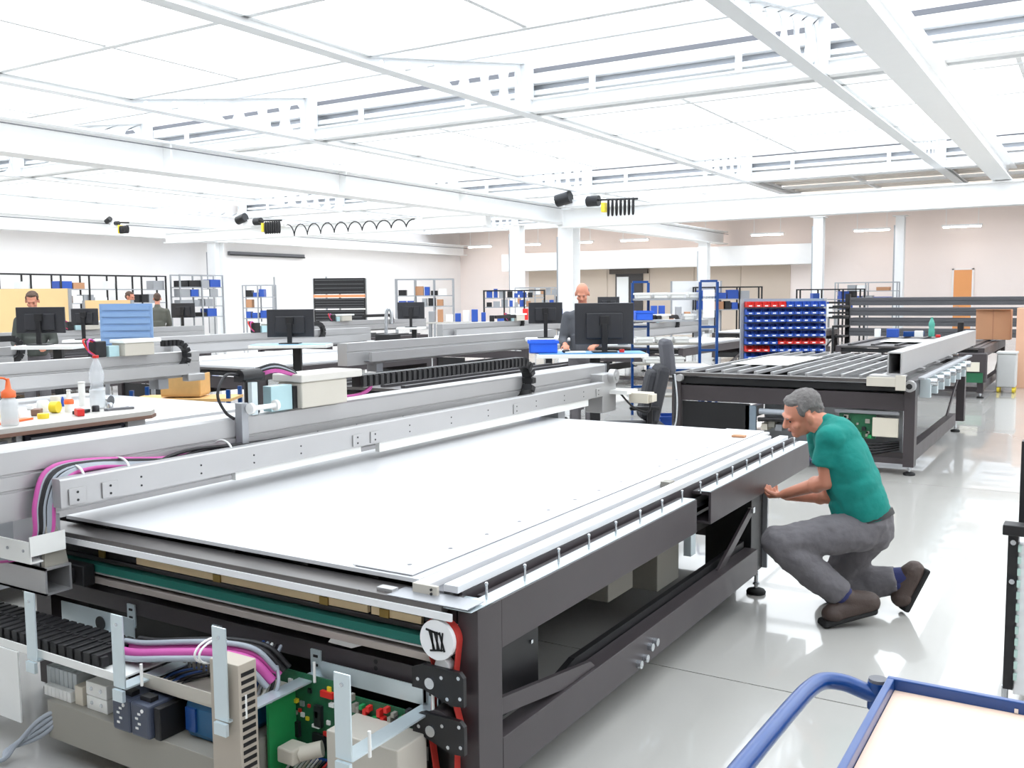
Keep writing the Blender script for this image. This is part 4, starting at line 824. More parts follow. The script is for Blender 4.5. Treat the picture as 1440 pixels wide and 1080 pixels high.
# kneeling worker
K = dict(pelvis=(-.955, 4.926, .46), hipL=(-.959, 4.829, .455), hipR=(-.95, 5.042, .42), waist=(-.993, 4.90, .551), chest=(-1.07, 4.887, .761), uchest=(-1.127, 4.913, .897), neckb=(-1.177, 4.913, .959), neckt=(-1.223, 4.911, .982), head=(-1.283, 4.91, 1.0),
         shL=(-1.112, 4.76, .918), shR=(-1.228, 5.04, .896), elL=(-1.125, 4.795, .683), wrL=(-1.385, 4.972, .558), elR=(-1.178, 5.127, .54), wrR=(-1.425, 5.165, .512), kneeL=(-1.31, 4.605, .39), ankL=(-1.0, 4.725, .12), kneeR=(-1.15, 5.03, .085), ankR=(-.80, 5.075, .165))
K = {k: V(v) for k, v in K.items()}
PN = thing('person', 'worker in teal shirt and grey trousers crouching at the cutting table', 'person', (-1.0, 4.85, 0))
HM = frame((-.80, -.53, -.42), (.20, -.12, 1.0))
b = MB(); head_shape(b, K['head'], HM, .98); b.cap(K['neckb'] + V((.03, 0, -.02)), K['head'] + V((.03, .01, -.03)), .062, .055, 14)
S = (K['shR'] - K['shL']).normalized(); Usp = (K['uchest'] - K['waist']).normalized(); TM = frame(S.cross(Usp) * -1, Usp)
b.ell(K['chest'], (.15, .095, .17), TM, 18, 12); b.ell(K['uchest'] - Usp * .03, (.17, .09, .10), TM, 18, 12); b.ell(K['waist'], (.135, .09, .13), TM, 18, 12); b.ell(K['pelvis'], (.15, .11, .12), TM, 18, 12)
for s_ in 'LR':
    b.cap(K['sh' + s_], K['el' + s_], .050, .041, 12); b.cap(K['el' + s_], K['wr' + s_], .042, .027, 12); b.ell(K['el' + s_].lerp(K['wr' + s_], .25), (.045, .045, .045), None, 12, 8)
    b.cap(K['hip' + s_], K['knee' + s_], .07, .05, 12); b.cap(K['knee' + s_], K['ank' + s_], .05, .04, 12)
hand_shape(b, K['wrL'], (-.80, .52, -.30), (.0, .1, 1)); hand_shape(b, K['wrR'], (-.85, .5, -.12), (.0, .1, 1))
remesh(b.build('body', SKIN, PN), .0055, 4); face_parts(PN, K['head'], HM, .98, HAIRG)
# shirt
b = MB(); b.ell(K['chest'] + V((.012, 0, 0)), (.185, .128, .20), TM, 24, 16); b.ell(K['uchest'] - Usp * .02 + V((.01, 0, 0)), (.185, .112, .115), TM, 24, 14); b.ell(K['waist'] + V((.006, 0, .03)), (.176, .132, .17), TM, 24, 14); b.ell(K['waist'].lerp(K['chest'], .5) + V((.012, 0, 0)), (.182, .132, .17), TM, 24, 14)
b.cyl(K['waist'] + Usp * .06, K['waist'] - Usp * .05 + V((.004, 0, 0)), .138, 24, .142)
b.cap(K['uchest'] + V((.03, 0, .01)), K['neckb'] + V((.02, 0, -.015)), .085, .066, 16)
for s_ in 'LR':
    d_ = (K['el' + s_] - K['sh' + s_]).normalized(); b.ell(K['sh' + s_] + V((.01, 0, -.012)), (.072, .072, .066), None, 16, 10); b.cyl(K['sh' + s_], K['sh' + s_] + d_ * .15, .064, 18, .074)
o = remesh(b.build('shirt', TEAL, PN), .009, 10)
dm = o.modifiers.new('folds', 'DISPLACE'); tx = bpy.data.textures.new('cloth_folds', 'CLOUDS'); tx.noise_scale = .11; tx.noise_depth = 2; dm.texture = tx; dm.strength = .022; dm.mid_level = .5
part('belt', BLACK, PN, lambda b: b.cyl(K['waist'] - Usp * .048, K['waist'] - Usp * .078, .148, 28, .150))
# trousers
b = MB(); b.ell(K['pelvis'] + V((-.005, 0, .0)), (.168, .135, .13), TM, 24, 14); b.cyl(K['waist'] - Usp * .05, K['pelvis'] + V((-.01, 0, 0)), .132, 24, .14); b.ell(K['pelvis'] + V((.025, .0, -.035)), (.135, .10, .10), TM, 20, 12)
for s_ in 'LR':
    b.cap(K['hip' + s_] + V((-.01, 0, -.005)), K['knee' + s_].lerp(K['hip' + s_], .12), .108, .084, 18); b.ell(K['knee' + s_] + V((0, 0, .005 if s_ == 'L' else .0)), (.083, .083, .083 if s_ == 'L' else .08), None, 18, 12)
    b.cyl(K['knee' + s_], K['knee' + s_].lerp(K['ank' + s_], .55), .078, 18, .082); b.cyl(K['knee' + s_].lerp(K['ank' + s_], .55), K['knee' + s_].lerp(K['ank' + s_], .90), .082, 18, .074)
o = remesh(b.build('trousers', JEANS, PN), .010, 4)
dm = o.modifiers.new('folds', 'DISPLACE'); tx2 = bpy.data.textures.new('trouser_folds', 'CLOUDS'); tx2.noise_scale = .07; tx2.noise_depth = 2; dm.texture = tx2; dm.strength = .026; dm.mid_level = .55
# boots: near one on its toes, far one upright on its toe tip
def boot(ank, knee, toe, heel, nrm, soleh=.03):
    t0 = V(toe); h0 = V(heel); a0 = V(ank); d_ = (t0 - h0).normalized(); up_ = V(nrm); sh = (V(knee) - a0).normalized()
    bt = MB(); bt.cap(h0 + up_ * .056 + d_ * .03, t0 + up_ * .05 - d_ * .05, .052, .05, 16); bt.ell(t0 + up_ * .045 - d_ * .05, (.056, .056, .046), None, 16, 10); bt.cap(h0 + up_ * .06 + d_ * .045, a0, .055, .054, 16); bt.cap(a0, h0.lerp(t0, .6) + up_ * .06, .05, .045, 14); bt.cap(a0, a0 + sh * .05, .055, .056, 16)
    o_ = bt.build('boot', LEATHER, PN); remesh(o_, .006, 3)
    sd = d_.cross(up_).normalized(); Ms = Matrix((sd, d_, up_)).transposed()
    part('boot_sole', RUBBER, o_, lambda b: b.obox((t0 + h0) / 2 + up_ * .012, (.098, (t0 - h0).length + .01, soleh), Ms), .012)
    c = MB(); c.cap(a0 + sh * .035, a0 + sh * .075, .0585, .0585, 18); remesh(c.build('boot_collar', NAVYC, o_), .008, 2)
    c = MB(); c.cap(h0.lerp(t0, .58) + up_ * .085, a0 + (up_ * .6 + d_) .normalized() * .028, .034, .038, 14); remesh(c.build('boot_tongue', NAVYC, o_), .008, 2)
    for k in range(4):
        p = (h0.lerp(t0, .60) + up_ * .113).lerp(a0 + (up_ * .6 + d_).normalized() * .064, k / 3); MB().bar(p - sd * .03, p + sd * .03, .006, .006).build('lace', GREYC, o_)
    return o_
boot(K['ankL'], K['kneeL'], (-1.10, 4.63, .006), (-.895, 4.79, .062), V((.18, .13, .97)).normalized()); boot(K['ankR'], K['kneeR'], (-.785, 5.045, .012), (-.70, 5.115, .215), V((-.80, -.42, .42)).normalized())
b = MB(); b.cap(K['kneeR'].lerp(K['ankR'], .45), K['ankR'] + V((.02, .0, .012)), .066, .055, 16); remesh(b.build('gaiter', NAVYC, PN), .009, 3)

def standing(label, c, face, top, hairm, bald=False, k=1., lookdown=.35, arms=True, armsfwd=.28):
    # standing person; c = ground point, face = heading vector
    c = V(c); f = V(face).normalized(); s_ = f.cross(V((0, 0, 1))); t = thing('person', label, 'person', c)
    def P(r, fw_, z): return c + s_ * r * k + f * fw_ * k + V((0, 0, z * k))
    Mh = frame(f - V((0, 0, lookdown)), V((0, 0, 1)) + f * .3); hc = P(0, .06, 1.64)
    b = MB(); head_shape(b, hc, Mh, k); b.cap(P(0, .0, 1.42), P(0, .03, 1.56), .06 * k, .052 * k, 12); Mb = frame(f, (0, 0, 1)); b.ell(P(0, 0, 1.22), (.15 * k, .1 * k, .22 * k), Mb, 16, 10); b.ell(P(0, 0, .98), (.15 * k, .1 * k, .14 * k), Mb, 16, 10)
    for q in (-1, 1):
        b.cap(P(q * .19, 0, 1.37), P(q * .24, .04, 1.08), .045 * k, .04 * k); b.cap(P(q * .24, .04, 1.08), P(q * .17, armsfwd, 1.03), .04 * k, .028 * k); b.cap(P(q * .09, 0, .9), P(q * .09, .01, .08), .07 * k, .045 * k); hand_shape(b, P(q * .17, armsfwd, 1.03), f - s_ * q * .2, V((0, 0, -1)), k)
    remesh(b.build('body', SKIN, t), .009, 3); face_parts(t, hc, Mh, k, hairm, bald)
    b = MB(); b.ell(P(0, -.005, 1.24), (.19 * k, .125 * k, .24 * k), Mb, 20, 12); b.ell(P(0, -.005, 1.36), (.21 * k, .11 * k, .10 * k), Mb, 20, 12); b.cyl(P(0, 0, 1.15), P(0, 0, .90), .15 * k, 18, .16 * k); b.cap(P(0, -.01, 1.40), P(0, .01, 1.48), .085 * k, .066 * k)
    for q in (-1, 1): b.cap(P(q * .19, 0, 1.37), P(q * .24, .04, 1.08), .065 * k, .056 * k); b.cyl(P(q * .24, .04, 1.08), P(q * .185, armsfwd - .06, 1.04), .055 * k, 14, .045 * k)
    remesh(b.build('pullover', top, t), .014, 3)
    b = MB(); b.ell(P(0, 0, .9), (.165 * k, .12 * k, .12 * k), Mb, 16, 10)
    for q in (-1, 1): b.cap(P(q * .09, 0, .88), P(q * .095, .01, .5), .095 * k, .075 * k); b.cyl(P(q * .095, .01, .5), P(q * .095, 0, .08), .073 * k, 14, .07 * k)
    remesh(b.build('trousers', JEANS, t), .016, 3)
    for q in (-1, 1): remesh(part('shoe', LEATHER, t, lambda b: b.cap(P(q * .095, -.05, .05), P(q * .11, .14, .04), .05 * k, .042 * k, 12)), .012, 2)
    return t
standing('bald worker in charcoal pullover looking down behind the big monitor', (-5.30, 10.26, 0), (.35, -.94, 0), GREYKNIT, HAIRG, True, 1.0, .5)
standing('brown haired worker behind a monitor in front of the wooden panels', (-12.07, 7.55, 0), (.75, -.65, 0), mat('dark_green_shirt', (70, 74, 70), .9), HAIRB, False, .985, .45)
standing('distant worker in black top before the blue boxes', (-18.9, 14.1, 0), (.95, .3, 0), BLACK, HAIRB, False, 1.03, .2)
standing('distant worker in olive top turned to the shelf', (-17.7, 13.95, 0), (-.75, .65, 0), mat('olive_shirt', (92, 92, 84), .9), HAIRB, False, 1.0, .2)

# ------------------------------------------------------------------ office chair
c0 = V((-3.18, 7.42, 0)); CHM = RM
t = thing('office_chair', 'charcoal upholstered office chair with tall back between the tables', 'chair', c0)
def CP(x, y, z): return c0 + RM @ V((x * 1.05, y * 1.05, z))
part('seat', FABRIC, t, lambda b: b.obox(CP(-.14, .0, .50), (.50, .46, .08), RM), .03)
BR = RM @ Matrix.Rotation(.22, 3, 'Y')
part('backrest', FABRIC, t, lambda b: b.obox(CP(.02, -.02, .79), (.10, .42, .50), BR).obox(CP(-.01, -.02, .78), (.16, .30, .42), BR), .045); part('neck_rest', mat('grey_upholstery', (88, 88, 94), .9, bump=.2, scale=30), t, lambda b: b.obox(CP(.11, -.02, 1.10), (.09, .30, .30), RM @ Matrix.Rotation(-.12, 3, 'Y')), .04)
part('back_spine', STEEL, t, lambda b: b.tube([CP(.02, 0, .46), CP(.16, 0, .50), CP(.19, 0, .7), CP(.17, 0, .95)], .016, 8)); part('gas_post', STEEL, t, lambda b: b.cyl(CP(-.1, 0, .12), CP(-.1, 0, .46), .026, 12)); part('seat_mount', BLACK, t, lambda b: b.obox(CP(-.1, 0, .445), (.22, .2, .03), RM))
for k in range(5):
    a = k * 1.2566; dx, dy = math.cos(a), math.sin(a); part('base_arm', BLACK, t, lambda b: b.bar(CP(-.1, 0, .11), CP(-.1 + .28 * dx, .28 * dy, .08), .045, .035)); part('castor', RUBBER, t, lambda b: b.cyl(CP(-.1 + .28 * dx - .018, .28 * dy, .03), CP(-.1 + .28 * dx + .018, .28 * dy, .03), .03, 12))
part('armrest', BLACK, t, lambda b: b.obox(CP(-.1, -.27, .70), (.24, .06, .03), RM).obox(CP(-.06, -.27, .58), (.04, .03, .22), RM).obox(CP(-.06, -.24, .475), (.04, .09, .02), RM), .006)

# ------------------------------------------------------------------ blue trolley with maple board in front
t = thing('tray_trolley', 'blue tubular trolley with pale maple board in the right foreground', 'trolley', (.05, 1.4, 0))
TX0, TX1, TY0, TY1, TZ = -.305, .42, .95, 1.79, .90
pbox('tray_board', MAPLE, t, TX0 + .014, TX1 - .014, TY0 + .014, TY1 - .014, TZ - .022, TZ - .008)
for a in ((TX0, TX1, TY1 - .013, TY1), (TX0, TX1, TY0, TY0 + .013)): pbox('tray_rim', BLUE, t, *a, TZ - .04, TZ + .012, .002)
for a in ((TX0, TX0 + .013), (TX1 - .013, TX1)): pbox('tray_rim', BLUE, t, a[0], a[1], TY0 + .0131, TY1 - .0131, TZ - .04, TZ + .012, .002)
pbox('rim_screw', STEEL, t, -.1, -.094, TY1 - .018, TY1 - .0131, TZ - .006, TZ + .002)
part('push_handle', BLUE, t, lambda b: b.tube([(-.30, 1.765, .875), (-.34, 1.763, .885), (-.375, 1.757, .895), (-.405, 1.735, .90), (-.418, 1.69, .90), (-.424, 1.6, .90), (-.43, 1.4, .90), (-.433, 1.2, .90), (-.425, 1.06, .90), (-.40, 1.0, .895), (-.34, .97, .885), (-.30, .97, .875)], .0155, 14, 5)); part('handle_cap', BLUE, t, lambda b: b.cyl((-.318, 1.768, .855), (-.318, 1.768, .905), .018, 14)); part('cap_plug', DARKGREY, t, lambda b: b.cyl((-.318, 1.768, .905), (-.318, 1.768, .911), .0165, 14))
for x in (TX0 + .03, TX1 - .03):
    for y in (TY0 + .03, TY1 - .03): part('frame_leg', BLUE, t, lambda b: b.cyl((x, y, .14), (x, y, TZ - .04), .016, 12)); part('castor', RUBBER, t, lambda b: b.cyl((x - .016, y, .06), (x + .016, y, .06), .06, 16)); part('castor_fork', STEEL, t, lambda b: b.box(x - .022, x + .022, y - .02, y + .02, .122, .145))
pbox('lower_board', MAPLE, t, TX0 + .02, TX1 - .02, TY0 + .02, TY1 - .02, .26, .28)
# white machine cabinet cut off by the picture edge
t = thing('machine_cabinet', 'white machine cabinet with black toothed edge at the right', 'cabinet', (.3, 4.3, 0))
pbox('white_panel', WHITE, t, -.233, .7, 4.0, 4.6, .08, .66, .003); pbox('edge_strip', BLACK, t, -.268, -.2335, 3.985, 4.05, .10, .70); pbox('corner_bracket', BLACK, t, -.285, -.20, 3.95, 4.03, .701, .74, .004)
for k in range(12): pbox('tooth', mat('pale_green_tooth', (190, 216, 206), .4), t, -.2334, -.222, 3.982, 3.999, .14 + k * .045, .165 + k * .045)
for z in (.67, .52): part('edge_bolt', STEEL, t, lambda b: b.cyl((-.25, 3.985, z), (-.25, 3.978, z), .010, 10))
pbox('upper_post', BLACK, t, -.245, -.205, 4.15, 4.2, .661, 1.03); pbox('upper_panel', WHITE, t, -.204, .7, 4.15, 4.6, .661, 1.0); part('cabinet_foot', STEEL, t, lambda b: b.cyl((-.262, 4.02, 0), (-.262, 4.02, .10), .012, 10).cyl((-.262, 4.02, 0), (-.262, 4.02, .02), .022, 12))
part('cabinet_foot', STEEL, t, lambda b: b.cyl((.5, 4.4, 0), (.5, 4.4, .08), .012, 10)); pbox('drawer_line', DARKGREY, t, -.2, .7, 3.995, 3.9999, .38, .40)

# ------------------------------------------------------------------ blue shelf rack, bin wall, tripod
c1 = V((-4.85, 11.78, 0)); t = thing('shelf_rack', 'blue steel shelf rack with white trays left of the bin wall', 'rack', c1)
def SP(x, y, z): return c1 + RM @ V((x, y, z))
for x in (-.43, -.22, .40, .62):
    part('upright', BLUE, t, lambda b: b.obox(SP(x, -.155 if x > 0 else .19, .9), (.035, .035, 1.76), RM))
for xa, xb in ((-.43, -.22), (.40, .62)):
    y = -.155 if xa > 0 else .19
    for z in (1.79, 1.58, 1.2, .9, .4): part('cross_tube', BLUE, t, lambda b: b.obox(SP((xa + xb) / 2, y, z), (xb - xa, .03, .03), RM))
for z in (1.56, 1.28, .98, .72, .30): part('shelf', ALUD if z > 1 else OLIVE, t, lambda b: b.obox(SP(.0, .02, z), (.86, .30, .025), RM))
part('side_card', PAPER, t, lambda b: b.obox(SP(.51, -.165, 1.5), (.15, .01, .36), RM))
for k, (x, z, w_) in enumerate(((-.32, 1.573, .2), (-.1, 1.573, .2), (.12, 1.573, .2), (.34, 1.573, .16), (-.3, .993, .22), (-.05, .993, .2), (.18, .993, .2), (-.2, .733, .22), (.1, .733, .24), (.28, 1.293, .16))):
    u = thing('parts_tray', 'white open parts tray ' + ('farthest from', 'third from', 'second from', 'next to', 'farthest from', 'second from', 'next to', 'farther from', 'next to', 'alone near')[k] + ' the side card on the ' + {1.573: 'top', 1.293: 'second', .993: 'third', .733: 'lower'}[z] + ' shelf', 'tray', SP(x, .02, z), 'white trays on the blue rack'); crate(u, SP(x, .02, z), w_ - .02, .24, .075, WHITEP)
u = thing('plastic_crate', 'bright blue plastic box standing on the blue rack', 'crate', SP(-.31, .02, 1.293)); crate(u, SP(-.31, .02, 1.293), .22, .24, .12, BRIGHTBLUE)
c2 = V((-3.81, 13.56, 0)); t = thing('bin_wall', 'grey steel louvre wall carrying rows of small bins', 'rack', c2)
def BP(x, y, z): return c2 + RM @ V((x, y, z))
part('back_panel', mat('grey_blue_panel', (146, 160, 176), .5), t, lambda b: b.obox(BP(0, .09, .95), (1.14, .02, 1.2), RM))
for sx in (-1, 1): part('side_post', ALUD, t, lambda b: b.obox(BP(sx * .585, .09, .78), (.04, .06, 1.54), RM)); part('post_foot', ALUD, t, lambda b: b.obox(BP(sx * .585, .09, .02), (.06, .5, .04), RM))
def bin_proto(m):
    u = thing('storage_bin', 'tmp', 'bin', (0, 0, 0)); w_, d_, h_ = .102, .15, .078
    part('bin_shell', m, u, lambda b: b.box(-w_ / 2, w_ / 2, -d_ * .5, d_ / 2, 0, .004).box(-w_ / 2, -w_ / 2 + .003, -d_ * .35, d_ / 2, .004, h_).box(w_ / 2 - .003, w_ / 2, -d_ * .35, d_ / 2, .004, h_).box(-w_ / 2, w_ / 2, d_ / 2 - .003, d_ / 2, .004, h_).box(-w_ / 2, w_ / 2, -d_ * .5, -d_ * .5 + .003, .004, h_ * .5).add([(-w_ / 2, -d_ * .5, .004), (-w_ / 2, -d_ * .35, .004), (-w_ / 2, -d_ * .35, h_), (-w_ / 2, -d_ * .5, h_ * .5), (w_ / 2, -d_ * .5, .004), (w_ / 2, -d_ * .35, .004), (w_ / 2, -d_ * .35, h_), (w_ / 2, -d_ * .5, h_ * .5)], [(0, 1, 2, 3), (7, 6, 5, 4)]))
    part('bin_label', PAPER, u, lambda b: b.box(-.022, .022, -d_ * .5 - .002, -d_ * .5, .012, .026)); return u
pb_, pr_ = bin_proto(BINBLUE), bin_proto(BINRED); ub = ur = False
for r_ in range(8):
    for q in range(10):
        red = (r_ == 0 and q < 5) or (r_ == 5 and q >= 4) or (r_ == 6 and q < 3)
        src = pr_ if red else pb_
        if red: o = src if not ur else copy_tree(src); ur = True
        else: o = src if not ub else copy_tree(src); ub = True
        put(o, BP(-.504 + .112 * q, 0, 1.435 - .104 * r_), math.atan2(RV.y, RV.x))
        row = ('top row', 'row below the red bins', 'third row', 'fourth row', 'fifth row', 'sixth row', 'seventh row', 'bottom row')[r_]
        tag(o, ('small red' if red else 'small blue') + ' bin ' + ('tenth', 'ninth', 'eighth', 'seventh', 'sixth', 'fifth', 'fourth', 'third', 'second', 'first')[q] + ' from the tripod side in the ' + row, None, 'storage bins on the bin wall')
t = thing('tripod', 'black tripod standing behind the bin wall', 'tripod', (-3.55, 15.3, 0))
part('tripod_post', BLACK, t, lambda b: b.cyl((-3.55, 15.3, .4), (-3.55, 15.3, 1.1), .018, 8))
for k in range(3): a = k * 2.094 + .5; part('leg', BLACK, t, lambda b: b.cyl((-3.55, 15.3, .72), (-3.55 + .3 * math.cos(a), 15.3 + .3 * math.sin(a), .0), .014, 8))
t = thing('blue_table', 'low blue steel table with white top beside the office chair', 'table', (-4.0, 9.6, 0))
c3 = V((-4.1, 10.35, 0)); 
part('table_top', PAPER, t, lambda b: b.obox(c3 + V((0, 0, .80)), (.62, .42, .03), RM)); part('table_frame', BLUE, t, lambda b: b.obox(c3 + V((0, 0, .755)), (.66, .46, .05), RM))
for sx in (-1, 1):
    for sy in (-1, 1): part('leg', BLUE, t, lambda b: b.obox(c3 + RM @ V((sx * .30, sy * .2, .365)), (.045, .045, .73), RM))
u = thing('plastic_crate', 'blue plastic box on the floor under the low blue table', 'crate', c3 + V((-.02, 0, 0))); crate(u, c3 + V((-.02, 0, 0)), .45, .32, .24, BINBLUE)

# ------------------------------------------------------------------ far right: rack of dark beams, boxes, bottle, bin
t = thing('cantilever_rack', 'black cantilever rack holding long dark beams', 'rack', (-5.8, 26.0, 0))
for x in (-5.75, .2): pbox('rack_post', BLACK, t, x - .06, x + .06, 26.35, 26.47, 0, 1.62); pbox('rack_foot', BLACK, t, x - .08, x + .08, 25.6, 26.5, 0, .08)
for x in (-5.75, .2):
    for z in (1.27, 1.01, .75, .49): pbox('rack_arm', BLACK, t, x - .22 if x < 0 else x - .05, x + .05, 25.62, 26.349, z, z + .05)
for i, (z, y, l) in enumerate(((1.321, 25.72, 'topmost long dark beam on the cantilever rack'), (1.061, 25.68, 'second dark beam from the top of the cantilever rack'), (1.061, 26.0, 'rear dark beam behind the second rack beam'), (.801, 25.70, 'third dark beam from the top of the cantilever rack'), (.801, 26.02, 'rear dark beam behind the third rack beam'), (.541, 25.68, 'lowest dark beam on the cantilever rack'))):
    u = thing('steel_beam', l, 'beam', (-2.5, y, z)); part('profile', mat('dark_grey_profile', (74, 74, 78), .4), u, lambda b: b.prism([(y, z), (y + .16, z), (y + .16, z + .2), (y + .01, z + .2), (y, z + .19), (y, z + .12), (y + .012, z + .115), (y + .012, z + .085), (y, z + .08)], 0, -5.55, 3.0)); pbox('end_cap', BLACK, u, 3.001, 3.01, y, y + .16, z, z + .2)
for k in range(4): pbox('stacking_arm', BLACK, t, -6.05, -5.56, 25.56, 25.6, .98 + .13 * k, 1.03 + .13 * k)
t = thing('cardboard_box', 'brown cardboard box on the farther dark table', 'box', (-1.6, 18.7, .80)); pbox('box_body', CARD, t, -1.87, -1.33, 18.5, 18.9, .801, 1.32, .004); pbox('packing_tape', mat('tan_tape', (170, 120, 90), .4), t, -1.61, -1.59, 18.497, 18.5, .801, 1.32); pbox('box_flap', CARD, t, -1.87, -1.33, 18.40, 18.5, 1.321, 1.325)
t = thing('cardboard_box', 'pale cardboard carton at the picture side of the far table', 'box', (-1.0, 18.4, 0)); pbox('box_body', mat('pale_cardboard', (222, 176, 146), .8), t, -1.22, -.75, 18.2, 18.7, 0, 1.35, .004); pbox('packing_tape', mat('tan_tape', (170, 120, 90)), t, -1.0, -.96, 18.197, 18.2, 0, 1.35)
bottle('green plastic water bottle on the farther dark table', (-2.72, 19.5, .801), .36, .055, GREENBOT, GREENBOT, .02)
t = thing('waste_bin', 'grey waste bin on yellow wheels beside the farther table', 'bin', (-1.25, 17.4, 0)); pbox('bin_body', mat('light_grey_plastic', (196, 196, 194), .5), t, -1.42, -1.14, 17.25, 17.6, .09, .62, .02); pbox('bin_lid', mat('light_grey_plastic', (196, 196, 194)), t, -1.43, -1.13, 17.24, 17.61, .621, .66, .01)
for x in (-1.39, -1.17):
    for y in (17.3, 17.55): part('wheel', YELLOW, t, lambda b: b.cyl((x - .02, y, .045), (x + .02, y, .045), .045, 12))
for l, m, x, y, d_ in (('blue tool case on the farther dark table', BINBLUE, -3.3, 18.9, (.2, .16, .16)), ('white small carton beside the blue tool case', PAPER, -3.55, 18.8, (.1, .1, .16)), ('blue cleaning roll lying on the farther dark table', BLUE, -3.0, 19.3, (.36, .1, .1)), ('white measuring box beside the green bottle', WHITEP, -2.88, 19.1, (.14, .12, .12)), ('red cap lying beside the green bottle', REDP, -2.55, 19.1, (.08, .06, .05)), ('black gripper tool standing on the far table edge', BLACK, -2.2, 19.3, (.1, .1, .28))):
    simple('table_item', m, l, 'table item', lambda b: b.box(x - d_[0] / 2, x + d_[0] / 2, y - d_[1] / 2, y + d_[1] / 2, .801, .801 + d_[2]), None, .01)

# ------------------------------------------------------------------ background shelves, partitions, clutter
rb = random.Random(21)
BOXC = [('blue', BINBLUE), ('white', PAPER), ('brown cardboard', CARD), ('black', BLACK), ('grey', ALUD), ('blue', BINBLUE)]
def rack(label, c, w_, h_, dpt, levels, M, where, fill=.75, post=BLACK, big=(.2, .42), nb=3):
    c = V(c); t = thing('storage_rack', label, 'rack', c)
    def P(x, y, z): return c + M @ V((x, y, z))
    for k in range(nb + 1):
        for sy in (-1, 1): part('post', post, t, lambda b: b.obox(P(-w_ / 2 + w_ * k / nb, sy * dpt / 2, h_ / 2), (.045, .045, h_), M))
    for z in levels: part('shelf', ALUD, t, lambda b: b.obox(P(0, 0, z - .015), (w_, dpt, .03), M))
    part('top_bar', post, t, lambda b: b.obox(P(0, -dpt / 2, h_ - .02), (w_, .04, .04), M)); part('top_bar', post, t, lambda b: b.obox(P(0, dpt / 2, h_ - .02), (w_, .04, .04), M))
    for li, z in enumerate(levels):
        x = -w_ / 2 + .08; gap = (levels[li - 1] - .05 - z) if li else h_ - .06 - z + .1; ln_ = ('top', 'second', 'third', 'fourth')[li] + ' shelf of ' + where
        while x < w_ / 2 - .45:
            bw = rb.uniform(*big); bh = min(rb.uniform(.14, .30), gap)
            if rb.random() < fill:
                cn, m = rb.choice(BOXC); q = P(x + bw / 2, 0, z + .001 + bh / 2)
                o = MB().obox(q, (bw - .02, dpt * .8, bh), M).build('storage_box', m, None, 0., q - V((0, 0, bh / 2))); tag(o, cn + ' box on the ' + ln_, 'box', 'boxes on ' + where)
            x += bw + .03
    return t
MY = Matrix(((0, 1, 0), (1, 0, 0), (0, 0, 1))); MY = Matrix(((0, -1, 0), (1, 0, 0), (0, 0, 1)))
rack('long black shelving along the white left wall', (-29.3, 20.2, 0), 6.2, 2.5, .5, (2.02, 1.55, 1.08), MY, 'the long left wall shelving', .6, BLACK, (.2, .5), 6)
rack('white framed shelving with blue boxes beside the left wall column', (-28.9, 24.6, 0), 2.0, 2.55, .5, (2.1, 1.75, 1.4, 1.0), MY, 'the shelving beside the left wall column', .8, ALUD, (.3, .6), 2)
rack('distant grey shelving left of the black perforated rack', (-24.0, 23.0, 0), 1.0, 2.1, .4, (1.7, 1.35, 1.0), RM, 'the grey shelving left of the perforated rack', .9, ALUD, (.15, .3), 2)
rack('distant shelving right of the black perforated rack', (-19.3, 25.9, 0), 1.9, 2.25, .4, (1.7, 1.35), RM, 'the shelving right of the perforated rack', .8, ALUD, (.15, .3), 3)
rack('low distant shelving full of parts before the taupe wall', (-16.6, 27.2, 0), 2.0, 1.85, .4, (1.6, 1.3), RM, 'the low shelving before the taupe wall', .95, BLACK, (.12, .25), 3)
rack('distant shelving with blue boxes left of the bald worker', (-19.0, 33.5, 0), 2.4, 2.0, .4, (1.72, 1.35), RM, 'the shelving left of the bald worker', .9, ALUD, (.15, .3), 3)
rack('far shelving between the blue rack and bin wall', (-10.7, 31.2, 0), 2.2, 1.9, .4, (1.5, 1.15), RM, 'the far shelving behind the bin wall', .9, BLACK, (.15, .4), 3)
rack('far shelving right of the blue rack by the slim column', (-8.0, 34.0, 0), 2.2, 1.8, .4, (1.45, 1.1), RM, 'the far shelving by the slim column', .8, BLACK, (.15, .4), 3)
rack('small far shelf below the white wall with a brown carton', (-8.2, 41.0, 0), 2.4, 2.1, .5, (1.75, 1.3), Matrix.Identity(3), 'the small far shelf under the white wall', .9, ALUD, (.3, .7), 2)
t = thing('perforated_rack', 'large black perforated rack with orange stripe', 'rack', (-19.0, 21.3, 0)); c4 = V((-19.0, 21.35, 0))
for z, h_ in ((1.98, .46), (1.48, .30), (1.12, .34)):
    part('black_panel', BLACK, t, lambda b: b.obox(c4 + V((0, 0, z)), (1.5, .06, h_), RM))
    for k in range(4): part('hole_row', DARKGREY, t, lambda b: b.obox(c4 + RM @ V((0, -.035, z - h_ / 2 + (k + .5) * h_ / 4)), (1.42, .012, .012), RM))
part('orange_stripe', mat('orange_stripe', (226, 150, 104), .5), t, lambda b: b.obox(c4 + V((0, -.01, 1.69)), (1.5, .08, .08), RM))
for sx in (-1, 0, 1): part('rack_post', ALU, t, lambda b: b.obox(c4 + RM @ V((sx * .76, .05, 1.1)), (.05, .05, 2.2), RM))
def board(label, p, q, z0, z1, m, th=.04):
    p = V((p[0], p[1], 0)); q = V((q[0], q[1], 0)); t = thing('partition', label, 'partition', (p + q) / 2); part('board', m, t, lambda b: b.bar(p + V((0, 0, (z0 + z1) / 2)), q + V((0, 0, (z0 + z1) / 2)), th, z1 - z0))
    for e in (p, q): part('post', ALUD, t, lambda b: b.box(e.x - .03, e.x + .03, e.y - .03, e.y + .03, 0, z1))
    return t
